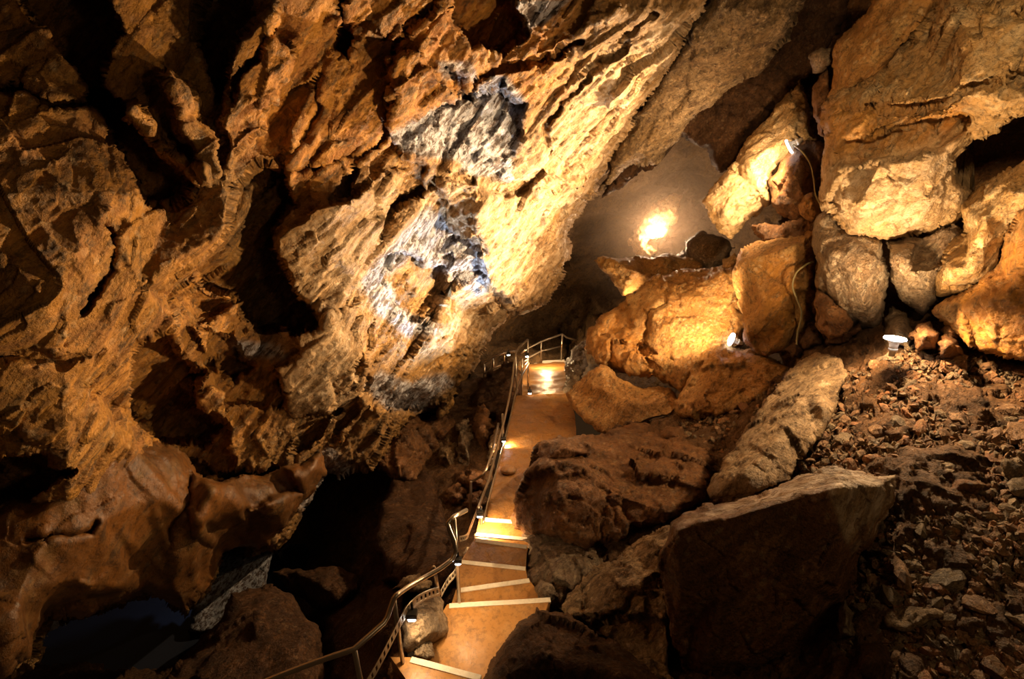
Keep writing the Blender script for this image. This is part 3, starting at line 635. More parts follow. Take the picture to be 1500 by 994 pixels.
# boulders above and beside the floodlight
R('grey_boulder', [(1192, 360, 7.0), (1194, 332, 7.0), (1210, 310, 6.9), (1240, 340, 6.7), (1290, 352, 6.5), (1302, 400, 6.5), (1296, 450, 6.5), (1280, 482, 6.6), (1240, 476, 6.8), (1214, 435, 6.9), (1196, 415, 7.0)],
  [(1240, 390, 6.4), (1265, 440, 6.3), (1215, 370, 6.6), (1280, 380, 6.3), (1250, 350, 6.5)], M['grey'], 'boulder', 0.5, step=2.2, edge=(9, .25), thick=1, seed=68, label='tall grey brown boulder with one vertical crack, beneath the huge overhanging boulder')
R('leaning_stone', [(1190, 440, 7.0), (1194, 420, 7.0), (1214, 430, 6.8), (1232, 450, 6.6), (1248, 472, 6.5), (1240, 490, 6.5), (1215, 496, 6.7), (1196, 478, 6.9)], [(1218, 460, 6.5)], M['brown'], 'boulder', 0.4, step=2, edge=(6, .15), thick=.6, seed=62, label='smaller brown stone leaning on the foot of the cracked grey boulder', cat='stone')
R('blocky_boulder', [(1296, 352, 6.4), (1350, 350, 6.2), (1398, 322, 6.0), (1420, 344, 6.0), (1385, 400, 6.0), (1374, 440, 6.1), (1352, 462, 6.2), (1322, 442, 6.3), (1302, 412, 6.4), (1298, 380, 6.5)],
  [(1340, 400, 5.9), (1310, 375, 6.1), (1370, 380, 5.9), (1305, 395, 6.2)], M['grey'], 'boulder', 0.5, step=2.2, edge=(9, .25), thick=1, seed=63, feats=[('dent', [(1350, 352), (1400, 330), (1412, 345), (1385, 385), (1330, 380)], .2, 8)], label='blunt grey boulder directly above the upturned floodlight')
R('pale_boulder', [(1404, 300, 6.0), (1440, 268, 5.8), (1500, 232, 5.5), (1600, 225, 5.0), (1600, 300, 5.0), (1484, 330, 5.4), (1464, 388, 5.5), (1440, 415, 5.6), (1400, 430, 5.8), (1376, 430, 5.9), (1372, 402, 6.0), (1386, 370, 6.0), (1412, 340, 6.0)],
  [(1440, 330, 5.4), (1420, 390, 5.5), (1480, 280, 5.2), (1400, 400, 5.6)], M['pale'], 'boulder', 0.6, step=2.2, edge=(9, .25), thick=1, seed=64, feats=[('crack', [(1390, 418), (1415, 416), (1440, 410)], 4, .12)], label='pale mottled boulder between the blunt grey one and the streaked orange wall rock')
R('streaked_rock', [(1368, 455, 5.8), (1395, 434, 5.7), (1440, 404, 5.5), (1465, 382, 5.4), (1482, 330, 5.3), (1505, 296, 5.1), (1720, 260, 4.4), (1720, 560, 4.3), (1490, 525, 5.1), (1440, 515, 5.4), (1405, 495, 5.6), (1380, 470, 5.75)],
  [(1430, 450, 5.3), (1490, 420, 5.0), (1460, 500, 5.2), (1510, 350, 4.9)], M['orange'], 'boulder', 0.6, step=2.4, edge=(9, .25), thick=1, seed=65, paint=[('ochre', [(1400, 440), (1540, 300), (1540, 540), (1420, 510)], .9, 30)], label='streaked orange rock face rising at the edge of the scree beside the floodlight', cat='rock')
R('boulder', [(1288, 500, 6.4), (1296, 465, 6.6), (1306, 448, 6.7), (1326, 460, 6.5), (1342, 490, 6.2), (1335, 512, 6.0), (1300, 515, 6.1)], [(1315, 485, 6.1)], M['grey'], 'smooth', .6, step=2.2, edge=(6, .2), thick=.6, seed=66, label='small smooth cone of grey rock just behind the upturned floodlight', cat='rock')
for k, (pl, lab) in enumerate([
    ([(1330, 492, 5.9), (1345, 474, 5.95), (1362, 470, 5.9), (1378, 488, 5.7), (1372, 512, 5.6), (1345, 514, 5.7)], 'square brown block beside the floodlight on the scree edge'),
    ([(1366, 500, 5.7), (1384, 486, 5.7), (1405, 498, 5.6), (1408, 518, 5.5), (1380, 522, 5.5)], 'low brown block between the square block and the streaked rock'),
    ([(1380, 484, 5.9), (1392, 474, 5.85), (1404, 490, 5.7), (1396, 498, 5.7)], 'little upright stone behind the low brown block')]):
    cx = np.mean([p[0] for p in pl]); cy = np.mean([p[1] for p in pl])
    R('block', pl, [(cx, cy, min(p[2] for p in pl) - .12)], M['brown'], 'fine', .8, step=2, edge=(5, .12), thick=.4, seed=67 + k, label=lab, cat='block')
for k, (pl, lab) in enumerate([
    ([(1170, 500, 7.4), (1185, 478, 7.4), (1200, 480, 7.3), (1214, 498, 7.1), (1205, 508, 7.0), (1180, 512, 7.2)], 'angular dark stone at the foot of the leaning stone'),
    ([(1208, 505, 6.9), (1222, 488, 6.9), (1244, 478, 6.7), (1258, 470, 6.6), (1262, 482, 6.5), (1236, 502, 6.6)], 'long dark stone under the cracked grey boulder'),
    ([(1150, 512, 7.6), (1165, 500, 7.5), (1178, 512, 7.3), (1165, 522, 7.3)], 'small dark stone below the tall square block')]):
    cx = np.mean([p[0] for p in pl]); cy = np.mean([p[1] for p in pl])
    R('stone', pl, [(cx, cy, min(p[2] for p in pl) - .1)], M['dark'], 'fine', .8, step=2, edge=(5, .12), thick=.4, seed=77 + k, label=lab, cat='stone')

R('sloping_slab', [(1168, 530, 6.9), (1196, 516, 6.8), (1232, 524, 6.4), (1246, 550, 6.1), (1222, 600, 5.8), (1198, 640, 5.6), (1172, 672, 5.4), (1162, 705, 5.2), (1100, 724, 5.2), (1040, 730, 5.4), (1036, 718, 5.5), (1060, 670, 5.9), (1096, 620, 6.3), (1138, 562, 6.7)],
  [(1180, 580, 6.0), (1130, 650, 5.5), (1200, 560, 6.1), (1090, 690, 5.3), (1210, 600, 5.7)], M['mottled'], 'boulder', 0.45, step=2.2, edge=(4, .08), thick=.7, rough=.03, seed=181, paint=[('cream', [(1130, 560), (1230, 540), (1150, 700), (1040, 720)], .25, 40)], label='long olive slab sloping down the scree towards the flat topped block', cat='slab')
R('soil_boulder', [(757, 722, 6.9), (768, 692, 7.1), (786, 658, 7.3), (812, 645, 7.5), (845, 638, 7.6), (880, 640, 7.7), (930, 628, 7.9), (965, 634, 7.8), (1000, 640, 7.4), (1036, 660, 6.9), (1044, 700, 6.3), (1030, 732, 6.1), (1000, 757, 6.0), (960, 775, 5.95), (905, 795, 6.0), (860, 802, 6.1), (820, 792, 6.3), (775, 782, 6.6), (753, 770, 6.8), (754, 745, 6.85)],
  [(850, 690, 6.6), (900, 720, 6.2), (960, 690, 6.6), (820, 720, 6.3), (830, 760, 6.1), (960, 740, 6.0), (880, 660, 7.1), (800, 690, 6.8)], M['brown'], 'boulder', 0.8, step=2.2, edge=(14, .35), thick=1.6, seed=82,
  feats=[('dent', [(795, 675), (850, 668), (870, 690), (820, 700)], -.1, 10)], label='large earth brown boulder crowding the stairs at the narrowest bend')
R('cap_stone', [(786, 664, 7.1), (800, 646, 7.2), (840, 640, 7.2), (868, 648, 7.1), (862, 664, 6.9), (830, 676, 6.85), (796, 678, 6.9)], [(828, 655, 6.85)], M['brown'], 'fine', .8, step=2, edge=(6, .12), thick=.3, seed=83, label='flat orange brown stone lying on the earth brown boulder', cat='stone')
for k, (pl, lab) in enumerate([
    ([(905, 645, 8.4), (912, 625, 8.5), (930, 618, 8.5), (952, 622, 8.4), (962, 636, 8.2), (940, 650, 8.1)], 'rounded soil covered stone at the foot of the pyramid boulder'),
    ([(962, 640, 8.1), (975, 625, 8.2), (1000, 622, 8.0), (1012, 640, 7.7), (990, 655, 7.6)], 'dark clod of stone above the earth brown boulder')]):
    cx = np.mean([p[0] for p in pl]); cy = np.mean([p[1] for p in pl])
    R('stone', pl, [(cx, cy, min(p[2] for p in pl) - .15)], M['brown'], 'soil', .5, step=2.2, edge=(6, .15), thick=.4, seed=84 + k, label=lab, cat='stone')
R('outcrop', [(757, 860, 6.4), (762, 820, 6.7), (768, 786, 6.9), (800, 778, 6.8), (850, 788, 6.5), (885, 800, 6.3), (890, 835, 6.0), (862, 870, 5.8), (832, 905, 5.5), (812, 895, 5.7), (790, 868, 6.0)],
  [(800, 830, 6.1), (850, 830, 5.9), (820, 870, 5.7), (775, 840, 6.2)], M['grey'], 'boulder', 0.7, step=2, edge=(8, .2), thick=1, seed=86, label='rough grey outcrop beside the middle steps, under the earth brown boulder', cat='rock')
R('loose_block', [(782, 862, 5.75), (792, 850, 5.75), (808, 856, 5.65), (816, 872, 5.55), (800, 880, 5.6), (788, 876, 5.65)], [(800, 865, 5.55)], M['grey'], 'fine', .6, step=1.8, edge=(5, .08), thick=.2, seed=87, label='little pale block lying at the end of the fourth stair strip', cat='stone')
R('diagonal_slab', [(828, 888, 5.2), (850, 862, 5.4), (880, 832, 5.5), (930, 800, 5.6), (972, 772, 5.6), (990, 780, 5.3), (975, 815, 4.9), (972, 850, 4.7), (985, 920, 4.4), (1010, 1020, 4.0), (930, 1000, 4.2), (880, 940, 4.6), (835, 905, 5.0)],
  [(900, 860, 4.9), (940, 820, 5.2), (940, 900, 4.6), (890, 900, 4.75), (960, 960, 4.3)], M['mottled'], 'boulder', 0.7, step=2.2, edge=(9, .2), thick=.8, seed=88, feats=[('crack', [(870, 920), (930, 870), (975, 850)], 8, .15)], label='dim streaked slab sloping between the flat topped block and the black boulder', cat='slab')
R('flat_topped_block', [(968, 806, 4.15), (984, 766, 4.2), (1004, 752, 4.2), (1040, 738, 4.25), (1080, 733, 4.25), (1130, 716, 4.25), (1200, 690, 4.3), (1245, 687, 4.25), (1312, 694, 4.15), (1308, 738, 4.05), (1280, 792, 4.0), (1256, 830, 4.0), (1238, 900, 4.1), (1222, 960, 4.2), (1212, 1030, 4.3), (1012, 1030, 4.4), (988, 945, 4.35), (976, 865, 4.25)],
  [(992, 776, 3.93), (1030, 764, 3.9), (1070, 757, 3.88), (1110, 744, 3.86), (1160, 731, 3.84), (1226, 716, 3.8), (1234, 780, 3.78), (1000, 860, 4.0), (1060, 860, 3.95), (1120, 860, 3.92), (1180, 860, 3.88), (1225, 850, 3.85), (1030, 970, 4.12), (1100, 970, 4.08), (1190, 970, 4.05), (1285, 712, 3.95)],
  M['brown'], 'boulder', 0.3, step=2.2, edge=(4, .08), thick=1.0, seed=89, soft=2, paint=[('cream', [(1210, 705), (1316, 690), (1304, 760), (1250, 810), (1232, 770)], 1.5, 14), ('cream', [(975, 772), (1200, 685), (1310, 685), (1230, 712), (1060, 752)], .9, 10)],  # cream on top edge and corner stands in for lamp light
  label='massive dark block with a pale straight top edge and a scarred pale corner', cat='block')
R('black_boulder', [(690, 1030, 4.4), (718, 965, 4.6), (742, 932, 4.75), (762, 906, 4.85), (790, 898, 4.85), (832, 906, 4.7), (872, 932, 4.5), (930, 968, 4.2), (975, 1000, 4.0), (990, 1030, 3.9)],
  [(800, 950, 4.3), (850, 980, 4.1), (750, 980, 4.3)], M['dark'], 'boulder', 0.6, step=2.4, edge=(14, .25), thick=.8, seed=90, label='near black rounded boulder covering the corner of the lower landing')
R('scree_slab', [(1290, 900, 3.75), (1310, 888, 3.8), (1420, 880, 3.75), (1440, 895, 3.7), (1400, 912, 3.6), (1330, 925, 3.6), (1298, 918, 3.65)], [(1360, 898, 3.6)], M['mottled'], 'fine', .7, step=2.4, edge=(6, .08), thick=.15, seed=91, label='long flat brown slab lying low in the scree below the pale scarred corner', cat='slab')
R('scree_boulder', [(1352, 712, 4.5), (1380, 700, 4.55), (1420, 698, 4.5), (1450, 684, 4.5), (1466, 700, 4.4), (1462, 712, 4.35), (1400, 722, 4.3), (1360, 724, 4.35)], [(1410, 706, 4.3)], M['brown'], 'fine', .8, step=2.2, edge=(6, .1), thick=.25, seed=92, label='long ridged stone lying above the scree beside the flat topped block', cat='stone')
R('scree_boulder', [(1225, 975, 3.6), (1250, 945, 3.65), (1290, 940, 3.6), (1310, 965, 3.5), (1290, 1010, 3.4), (1240, 1010, 3.45)], [(1270, 970, 3.4)], M['dark'], 'fine', .8, step=2.4, edge=(8, .12), thick=.3, seed=93, label='dark angular stone at the foot of the massive dark block', cat='stone')
R('scree_boulder', [(1226, 890, 3.8), (1238, 876, 3.85), (1252, 900, 3.75), (1250, 930, 3.65), (1232, 934, 3.68), (1224, 915, 3.7)], [(1240, 905, 3.6)], M['grey'], 'fine', .5, step=2.2, edge=(6, .08), thick=.2, seed=94, label='upright grey stone pressed against the side of the massive dark block', cat='stone')

# lower chamber, left
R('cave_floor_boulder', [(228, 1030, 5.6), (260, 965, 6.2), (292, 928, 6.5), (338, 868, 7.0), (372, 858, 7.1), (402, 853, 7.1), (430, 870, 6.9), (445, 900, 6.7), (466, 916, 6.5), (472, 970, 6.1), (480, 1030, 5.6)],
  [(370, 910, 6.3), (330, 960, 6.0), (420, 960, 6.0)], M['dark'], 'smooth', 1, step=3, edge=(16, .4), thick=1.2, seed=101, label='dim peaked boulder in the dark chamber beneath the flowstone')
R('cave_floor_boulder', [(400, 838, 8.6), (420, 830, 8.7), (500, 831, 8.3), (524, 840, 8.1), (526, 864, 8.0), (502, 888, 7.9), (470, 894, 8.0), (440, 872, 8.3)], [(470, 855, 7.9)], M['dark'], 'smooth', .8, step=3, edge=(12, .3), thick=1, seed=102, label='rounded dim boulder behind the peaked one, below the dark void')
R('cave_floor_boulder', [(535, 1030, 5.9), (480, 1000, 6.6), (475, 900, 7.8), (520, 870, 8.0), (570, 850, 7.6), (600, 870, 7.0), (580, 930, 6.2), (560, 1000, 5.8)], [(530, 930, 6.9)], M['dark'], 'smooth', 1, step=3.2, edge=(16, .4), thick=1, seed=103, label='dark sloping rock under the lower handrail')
R('brown_buttress', [(600, 700, 10.2), (620, 690, 10.0), (640, 712, 9.6), (650, 760, 8.6), (672, 800, 7.8), (668, 840, 7.0), (650, 860, 6.7), (620, 862, 6.7), (590, 860, 7.0), (560, 850, 7.4), (545, 800, 8.2), (560, 740, 9.2), (575, 700, 9.9)],
  [(620, 780, 8.0), (600, 830, 7.2), (640, 830, 7.1), (600, 740, 9.2)], M['dark'], 'smooth', 1.2, step=2.6, edge=(12, .3), thick=1, seed=104, label='brown folded buttress behind the lower handrail', cat='rock')
R('ledge_rock', [(575, 862, 6.2), (590, 848, 6.3), (615, 842, 6.3), (632, 850, 6.2), (628, 862, 6.0), (600, 868, 6.0)], [(605, 855, 6.05)], M['mottled'], 'fine', 1, step=2.2, edge=(6, .12), thick=.4, seed=105, label='low rock just behind the cable tray and handrail corner', cat='rock')
R('drapery_rock', [(520, 640, 10.4), (560, 610, 11), (600, 600, 11.4), (650, 612, 11.6), (690, 600, 11.8), (640, 660, 11.0), (620, 690, 10.6), (630, 740, 10.0), (620, 760, 9.8), (580, 710, 10.0), (540, 698, 10.2), (500, 700, 10)],
  [(590, 650, 10.4), (560, 680, 10.1), (600, 700, 10.1)], M['brown'], 'boulder', 1.6, step=2.4, edge=(10, .3), thick=.8, seed=106, label='muddy brown drapery rock above the dark void behind the railing', cat='rock formation')
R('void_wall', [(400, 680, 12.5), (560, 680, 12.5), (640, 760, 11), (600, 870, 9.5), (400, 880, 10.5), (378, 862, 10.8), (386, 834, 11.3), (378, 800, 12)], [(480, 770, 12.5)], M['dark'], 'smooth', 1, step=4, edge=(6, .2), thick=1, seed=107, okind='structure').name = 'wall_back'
blk = [([(652, 712, 9.5), (668, 706, 9.5), (684, 718, 9.3), (676, 738, 9.1), (658, 742, 9.2), (648, 730, 9.4)], 'reddish square block beside the railing below the stacked slabs', 'brown'),
    ([(668, 622, 11), (686, 612, 11.1), (694, 640, 10.8), (690, 680, 10.3), (676, 690, 10.2), (666, 660, 10.6)], 'tall grey slab standing among the broken rocks behind the railing', 'grey'),
    ([(694, 608, 11.2), (708, 590, 11.4), (718, 600, 11.2), (716, 650, 10.5), (704, 672, 10.3), (696, 640, 10.8)], 'thin brown slab standing against the railing of the walkway', 'brown'),
    ([(640, 650, 11), (656, 632, 11.2), (668, 650, 10.8), (664, 690, 10.3), (650, 700, 10.2), (640, 680, 10.6)], 'olive slab leaning at the edge of the dark void', 'mottled'),
    ([(664, 690, 10.1), (690, 684, 9.9), (712, 690, 9.7), (706, 716, 9.3), (686, 722, 9.3), (668, 706, 9.7)], 'dark flat block under the standing slabs', 'brown'),
    ([(718, 640, 10.3), (728, 620, 10.5), (734, 640, 10.1), (724, 680, 9.6), (714, 690, 9.6), (712, 664, 10)], 'narrow wedge of rock pressed behind the upper railing', 'mottled'),
    ([(690, 722, 9.1), (708, 716, 9.1), (704, 742, 8.7), (688, 750, 8.7), (680, 738, 8.9)], 'small brown stone beside the lamp post bend', 'brown'),
    ([(624, 700, 10.4), (642, 694, 10.4), (650, 716, 10.0), (640, 742, 9.7), (628, 730, 10)], 'dark stone over the void beside the reddish block', 'dark')]
for k, (pl, lab, mt) in enumerate(blk):
    cx = np.mean([p[0] for p in pl]); cy = np.mean([p[1] for p in pl])
    R('broken_block', pl, [(cx, cy, min(p[2] for p in pl) - .12)], M[mt], 'fine', 2.4, step=2, edge=(5, .2), thick=.6, seed=110 + k, label=lab, cat='stone')
R('black_hump', [(690, 590, 12.2), (700, 565, 12.6), (715, 545, 12.8), (738, 530, 12.8), (757, 532, 12.4), (762, 560, 11.9), (752, 600, 11.2), (735, 640, 10.6), (712, 600, 11.4)], [(735, 570, 12)], M['dark'], 'boulder', .7, step=2.2, edge=(8, .3), thick=1, seed=120, label='black hump of rock hiding the far path behind the upper railing')
R('walkway_rock', [(826, 560, 13), (828, 530, 14.6), (840, 508, 15.0), (862, 498, 14.6), (858, 530, 13.6), (850, 556, 12.8), (836, 576, 12.0), (828, 582, 11.8)], [(842, 535, 13.6)], M['grey'], 'fine', 2, step=1.8, edge=(5, .2), thick=1, seed=121, label='rough pale rock lining the far end of the walkway', cat='rock')
R('tray_block', [(586, 905, 4.95), (600, 882, 5.2), (640, 866, 5.4), (650, 880, 5.35), (655, 905, 5.2), (656, 925, 5.1), (645, 934, 5.05), (625, 940, 5.0), (618, 952, 4.95), (600, 955, 4.85), (590, 950, 4.85)], [(625, 900, 4.98), (640, 920, 5.0), (605, 930, 4.75)], M['grey'], 'boulder', .35, step=1.8, edge=(6, .1), thick=.5, seed=122, paint=[('cream', [(600, 885), (655, 870), (650, 930), (600, 940)], .5, 20)], label='tan rock block lit by the lamp under the cable tray', cat='block')
R('kerb_rubble', [(606, 948, 4.85), (618, 935, 4.95), (632, 940, 4.95), (637, 962, 4.8), (628, 968, 4.75), (606, 962, 4.75)], [(620, 950, 4.75)], M['grey'], 'soil', .5, step=1.6, edge=(4, .06), thick=.2, seed=123, label='crumbled grey stones at the foot of the tan block', cat='rubble')
R('stair_foot_rock', [(560, 1030, 4.6), (566, 985, 4.9), (578, 960, 5.0), (588, 950, 5.0), (600, 985, 4.75), (640, 1000, 4.6), (650, 1030, 4.4)], [(590, 1000, 4.6)], M['brown'], 'fine', 1, step=2.2, edge=(6, .1), thick=.4, seed=124, label='brown rock under the lowest painted step at the bottom of the photo', cat='rock')
R('gap_rock', [(676, 812, 6.9), (684, 800, 7.1), (700, 796, 7.1), (698, 822, 6.8), (690, 828, 6.7), (676, 822, 6.8)], [(687, 812, 6.75)], M['grey'], 'fine', 1, step=1.8, edge=(4, .1), thick=.3, seed=125, label='dark grey rock filling the gap beside the glossy step', cat='rock')
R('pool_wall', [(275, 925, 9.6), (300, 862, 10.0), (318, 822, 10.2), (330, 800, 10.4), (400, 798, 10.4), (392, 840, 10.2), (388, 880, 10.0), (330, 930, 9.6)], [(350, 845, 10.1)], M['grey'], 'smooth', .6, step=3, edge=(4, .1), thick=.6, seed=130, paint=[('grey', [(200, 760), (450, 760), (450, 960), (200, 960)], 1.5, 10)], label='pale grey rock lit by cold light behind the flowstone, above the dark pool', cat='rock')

# ================================================================ STAIRS AND WALKWAY
def empty(name, loc=(0, 0, 0), **k):
    o = bpy.data.objects.new(name, None); o.location = loc; COL.objects.link(o); set_props(o, **k); return o

def ribbon(name, rows, mat, parent, thick=0.35, nx=14, sub=8, wob=0.012, seed=0):
    """rows: list of (left point, right point); a walkable strip with sides and underside"""
    Lp = [np.asarray(a, float) for a, b in rows]; Rp = [np.asarray(b, float) for a, b in rows]
    ls, rs = [], []
    for k in range(len(rows) - 1):
        for t in np.linspace(0, 1, sub, endpoint=False):
            ls.append(Lp[k] * (1 - t) + Lp[k + 1] * t); rs.append(Rp[k] * (1 - t) + Rp[k + 1] * t)
    ls.append(Lp[-1]); rs.append(Rp[-1]); ls = np.array(ls); rs = np.array(rs)
    n = len(ls)
    top = np.array([[ls[i] * (1 - t) + rs[i] * t for t in np.linspace(0, 1, nx)] for i in range(n)]).reshape(-1, 3)
    top[:, 2] += wob * vnoise(top * 3.0, seed) + wob * .5 * vnoise(top * 9.0, seed + 1)
    bot = top.copy(); bot[:, 2] -= thick
    I = np.arange(n * nx).reshape(n, nx); J = I + n * nx
    q = [np.stack([I[:-1, :-1], I[:-1, 1:], I[1:, 1:], I[1:, :-1]], -1).reshape(-1, 4), np.stack([J[:-1, :-1], J[1:, :-1], J[1:, 1:], J[:-1, 1:]], -1).reshape(-1, 4)]
    for e in (I[0, :], I[-1, :][::-1], I[:, 0][::-1], I[:, -1]):
        q.append(np.stack([e[1:], e[:-1], e[:-1] + n * nx, e[1:] + n * nx], -1))
    o = mesh_np(name, np.concatenate([top, bot]), np.concatenate(q), None, mat, parent)
    o.data.set_sharp_from_angle(angle=math.radians(40))
    return o

stairs = empty('cave_stairway', G(700, 900, 5.25), label='ochre concrete stairs with white painted edges, descending and turning into a wet ramp', cat='stairs')
def keep(o, root):
    o.parent = root; o.matrix_parent_inverse = Matrix.Translation(root.location).inverted(); return o
E = [  # far edge of each tread: left px, right px, height
    ((600, 962), (705, 990), 5.40), ((655, 885), (806, 876), 5.25), ((668, 863), (775, 848), 5.10), ((668, 820), (770, 831), 4.97),
    ((695, 789), (772, 799), 4.85), ((695, 781), (775, 788), 4.73), ((702, 758), (770, 764), 4.60)]
prevL, prevR = G(566, 1000, 5.40), G(700, 1030, 5.40)
for k, (l, r, z) in enumerate(E):
    fl, fr = G(*l, z), G(*r, z)
    if k == 0: nl, nr = G(572, 962, z), G(620, 1030, z); fl2, fr2 = fl, fr
    else: nl, nr = np.array([prevL[0], prevL[1], z]), np.array([prevR[0], prevR[1], z])
    if k == 1:
        nl = np.array([prevL[0] - .05, prevL[1] - .05, z]); nr = np.array([prevR[0] + .3, prevR[1], z])
    m = M['concrete'] if k != 4 else M['wetramp']
    if k == 0:
        o = ribbon('tread', [(nl, nr), (fl, fr)], M['concrete'], None, 0.16, 12, 10, .004, 200)
    else:
        o = ribbon('tread', [(nl, nr), (fl, fr)], m, None, 0.34, 14, 10, .005, 200 + k)
    keep(o, stairs)
    a, b = fl, fr
    u = (b - a) / np.linalg.norm(b - a); nrm = np.array([-u[1], u[0], 0.0])
    if nrm[1] < 0: nrm = -nrm
    a2 = a + u * .02
    wdt = 0.045 if k != 6 else .05
    s = ribbon('painted_edge', [(a2 - nrm * wdt + [0, 0, .008], b - nrm * wdt + [0, 0, .008]), (a2 + nrm * .006 + [0, 0, .008], b + nrm * .006 + [0, 0, .008])], M['stripe'], None, 0.03, 40, 4, .0025, 300 + k)
    keep(s, stairs)
    prevL, prevR = fl, fr
# ramp
rows = [(np.array([prevL[0], prevL[1], 4.52]), np.array([prevR[0], prevR[1], 4.52])), (G(716, 735, 4.48), G(800, 735, 4.48)), (G(724, 700, 4.42), G(830, 700, 4.42)), (G(737, 650, 4.20), G(845, 650, 4.20)),
        (G(748, 610, 3.98), G(842, 606, 3.98)), (G(757, 579, 3.80), G(832, 576, 3.80))]
o = ribbon('ramp', rows, M['wetramp'], None, 0.5, 30, 22, .03, 320); keep(o, stairs)
e1, e2 = rows[-1]
rows2 = [(e1 + [0, .02, -.1], e2 + [0, .02, -.1]), (G(752, 574, 3.20), G(832, 573, 3.20)), (G(748, 556, 2.4), G(829, 553, 2.4)), (G(746, 538, 1.62), G(828, 534, 1.62)), (G(745, 533, 1.38), G(827, 528, 1.38))]
o = ribbon('lower_ramp', rows2, M['concrete'], None, 0.5, 24, 16, .03, 330); keep(o, stairs)
o = ribbon('painted_edge', [(rows2[-1][0] + [0, -.1, .03], rows2[-1][1] + [0, -.1, .03]), (rows2[-1][0] + [0, .03, .03], rows2[-1][1] + [0, .03, .03])], M['stripe'], None, .06, 20, 3, .01, 331); keep(o, stairs)
pud = bmesh.new(); bmesh.ops.create_uvsphere(pud, u_segments=20, v_segments=10, radius=1)
me = bpy.data.meshes.new('concrete_hump'); pud.to_mesh(me); me.materials.append(M['wetramp'])
for p_ in me.polygons: p_.use_smooth = True
hump = bpy.data.objects.new('concrete_hump', me); COL.objects.link(hump); g0 = G(745, 688, 4.42); hump.location = g0; hump.scale = (.12, .1, .05); keep(hump, stairs)
hump.location = Vector(g0)

# ================================================================ RAILINGS
def tube(name, pts, r, mat, root, seg=8, closed=False):
    pts = [Vector(p) for p in pts]; co = []; q = []
    n = len(pts); up = Vector((0, 0, 1))
    for i, p in enumerate(pts):
        d = (pts[min(i + 1, n - 1)] - pts[max(i - 1, 0)]).normalized()
        a = d.cross(up) if abs(d.z) < .95 else d.cross(Vector((1, 0, 0)))
        a.normalize(); b = d.cross(a)
        for k in range(seg):
            t = 2 * math.pi * k / seg
            co.append(p + (a * math.cos(t) + b * math.sin(t)) * r)
    for i in range(n - 1):
        for k in range(seg):
            q.append((i * seg + k, i * seg + (k + 1) % seg, (i + 1) * seg + (k + 1) % seg, (i + 1) * seg + k))
    tr = []
    co += [pts[0], pts[-1]]; c0, c1 = len(co) - 2, len(co) - 1
    for k in range(seg):
        tr.append((c0, (k + 1) % seg, k)); tr.append((c1, (n - 1) * seg + k, (n - 1) * seg + (k + 1) % seg))
    o = mesh_np(name, np.array([list(c) for c in co]), np.array(q), np.array(tr), mat)
    if root: keep(o, root)
    return o

def smooth_line(pts, sub=5):
    v = [np.asarray(p, float) for p in pts]; out = []
    for i in range(len(v) - 1):
        p0, p1, p2, p3 = v[max(i - 1, 0)], v[i], v[i + 1], v[min(i + 2, len(v) - 1)]
        for t in np.linspace(0, 1, sub, endpoint=False):
            out.append(0.5 * ((2 * p1) + (-p0 + p2) * t + (2 * p0 - 5 * p1 + 4 * p2 - p3) * t * t + (-p0 + 3 * p1 - 3 * p2 + p3) * t ** 3))
    out.append(v[-1]); return out

def post_top(base, ytop):
    """height of an upright standing at base whose top is seen at image row ytop"""
    lo, hi = 0.0, 3.0
    for _ in range(40):
        m_ = (lo + hi) / 2; v = base + [0, 0, m_] - CAM
        dz = v[1] * CT - v[2] * ST; yy = 497 - F * (v[1] * ST + v[2] * CT) / dz
        if yy > ytop: lo = m_
        else: hi = m_
    return base + np.array([0, 0, lo])

# near railing
b1 = G(590, 970, 5.40); t1 = post_top(b1, 875)
b2 = G(673, 882, 5.25); t2 = post_top(b2, 760)
near = empty('stair_railing', b1, label='steel handrail beside the lower landing, dark side turned to the void', cat='railing')
dp1, dp2 = depth_of(t1), depth_of(t2)
pA = P(519, 951, dp1 - .25); bA = pA + np.array([0, 0, -.95])
tube('post', [b1, t1], .019, M['steel'], near)
tube('post', [b2, t2], .019, M['steel'], near)
tube('post', [bA, pA], .021, M['steel'], near)
pB = P(636, 838, dp2 + .05); bB = P(643, 870, dp2 + .3)
tube('post', [bB, P(635, 830, dp2 + .02)], .018, M['steel'], near)
tube('handrail', smooth_line([P(330, 1024, dp1 - .5), P(395, 995, dp1 - .42), P(460, 970, dp1 - .33), P(519, 950, dp1 - .25)], 4) + [P(562, 912, dp1 - .08), P(567, 904, dp1 - .05), P(577, 876, dp1)]
     + smooth_line([P(580, 872, dp1), P(600, 858, dp1 + .2), P(622, 845, dp1 + .35), P(645, 832, dp2 - .1), P(663, 818, dp2)], 4) + [P(668, 806, dp2), P(665, 792, dp2), P(658, 775, dp2), P(656, 766, dp2), P(664, 757, dp2 + .03), P(683, 747, dp2 + .3)], .021, M['steel'], near, 10)
set_props(near)
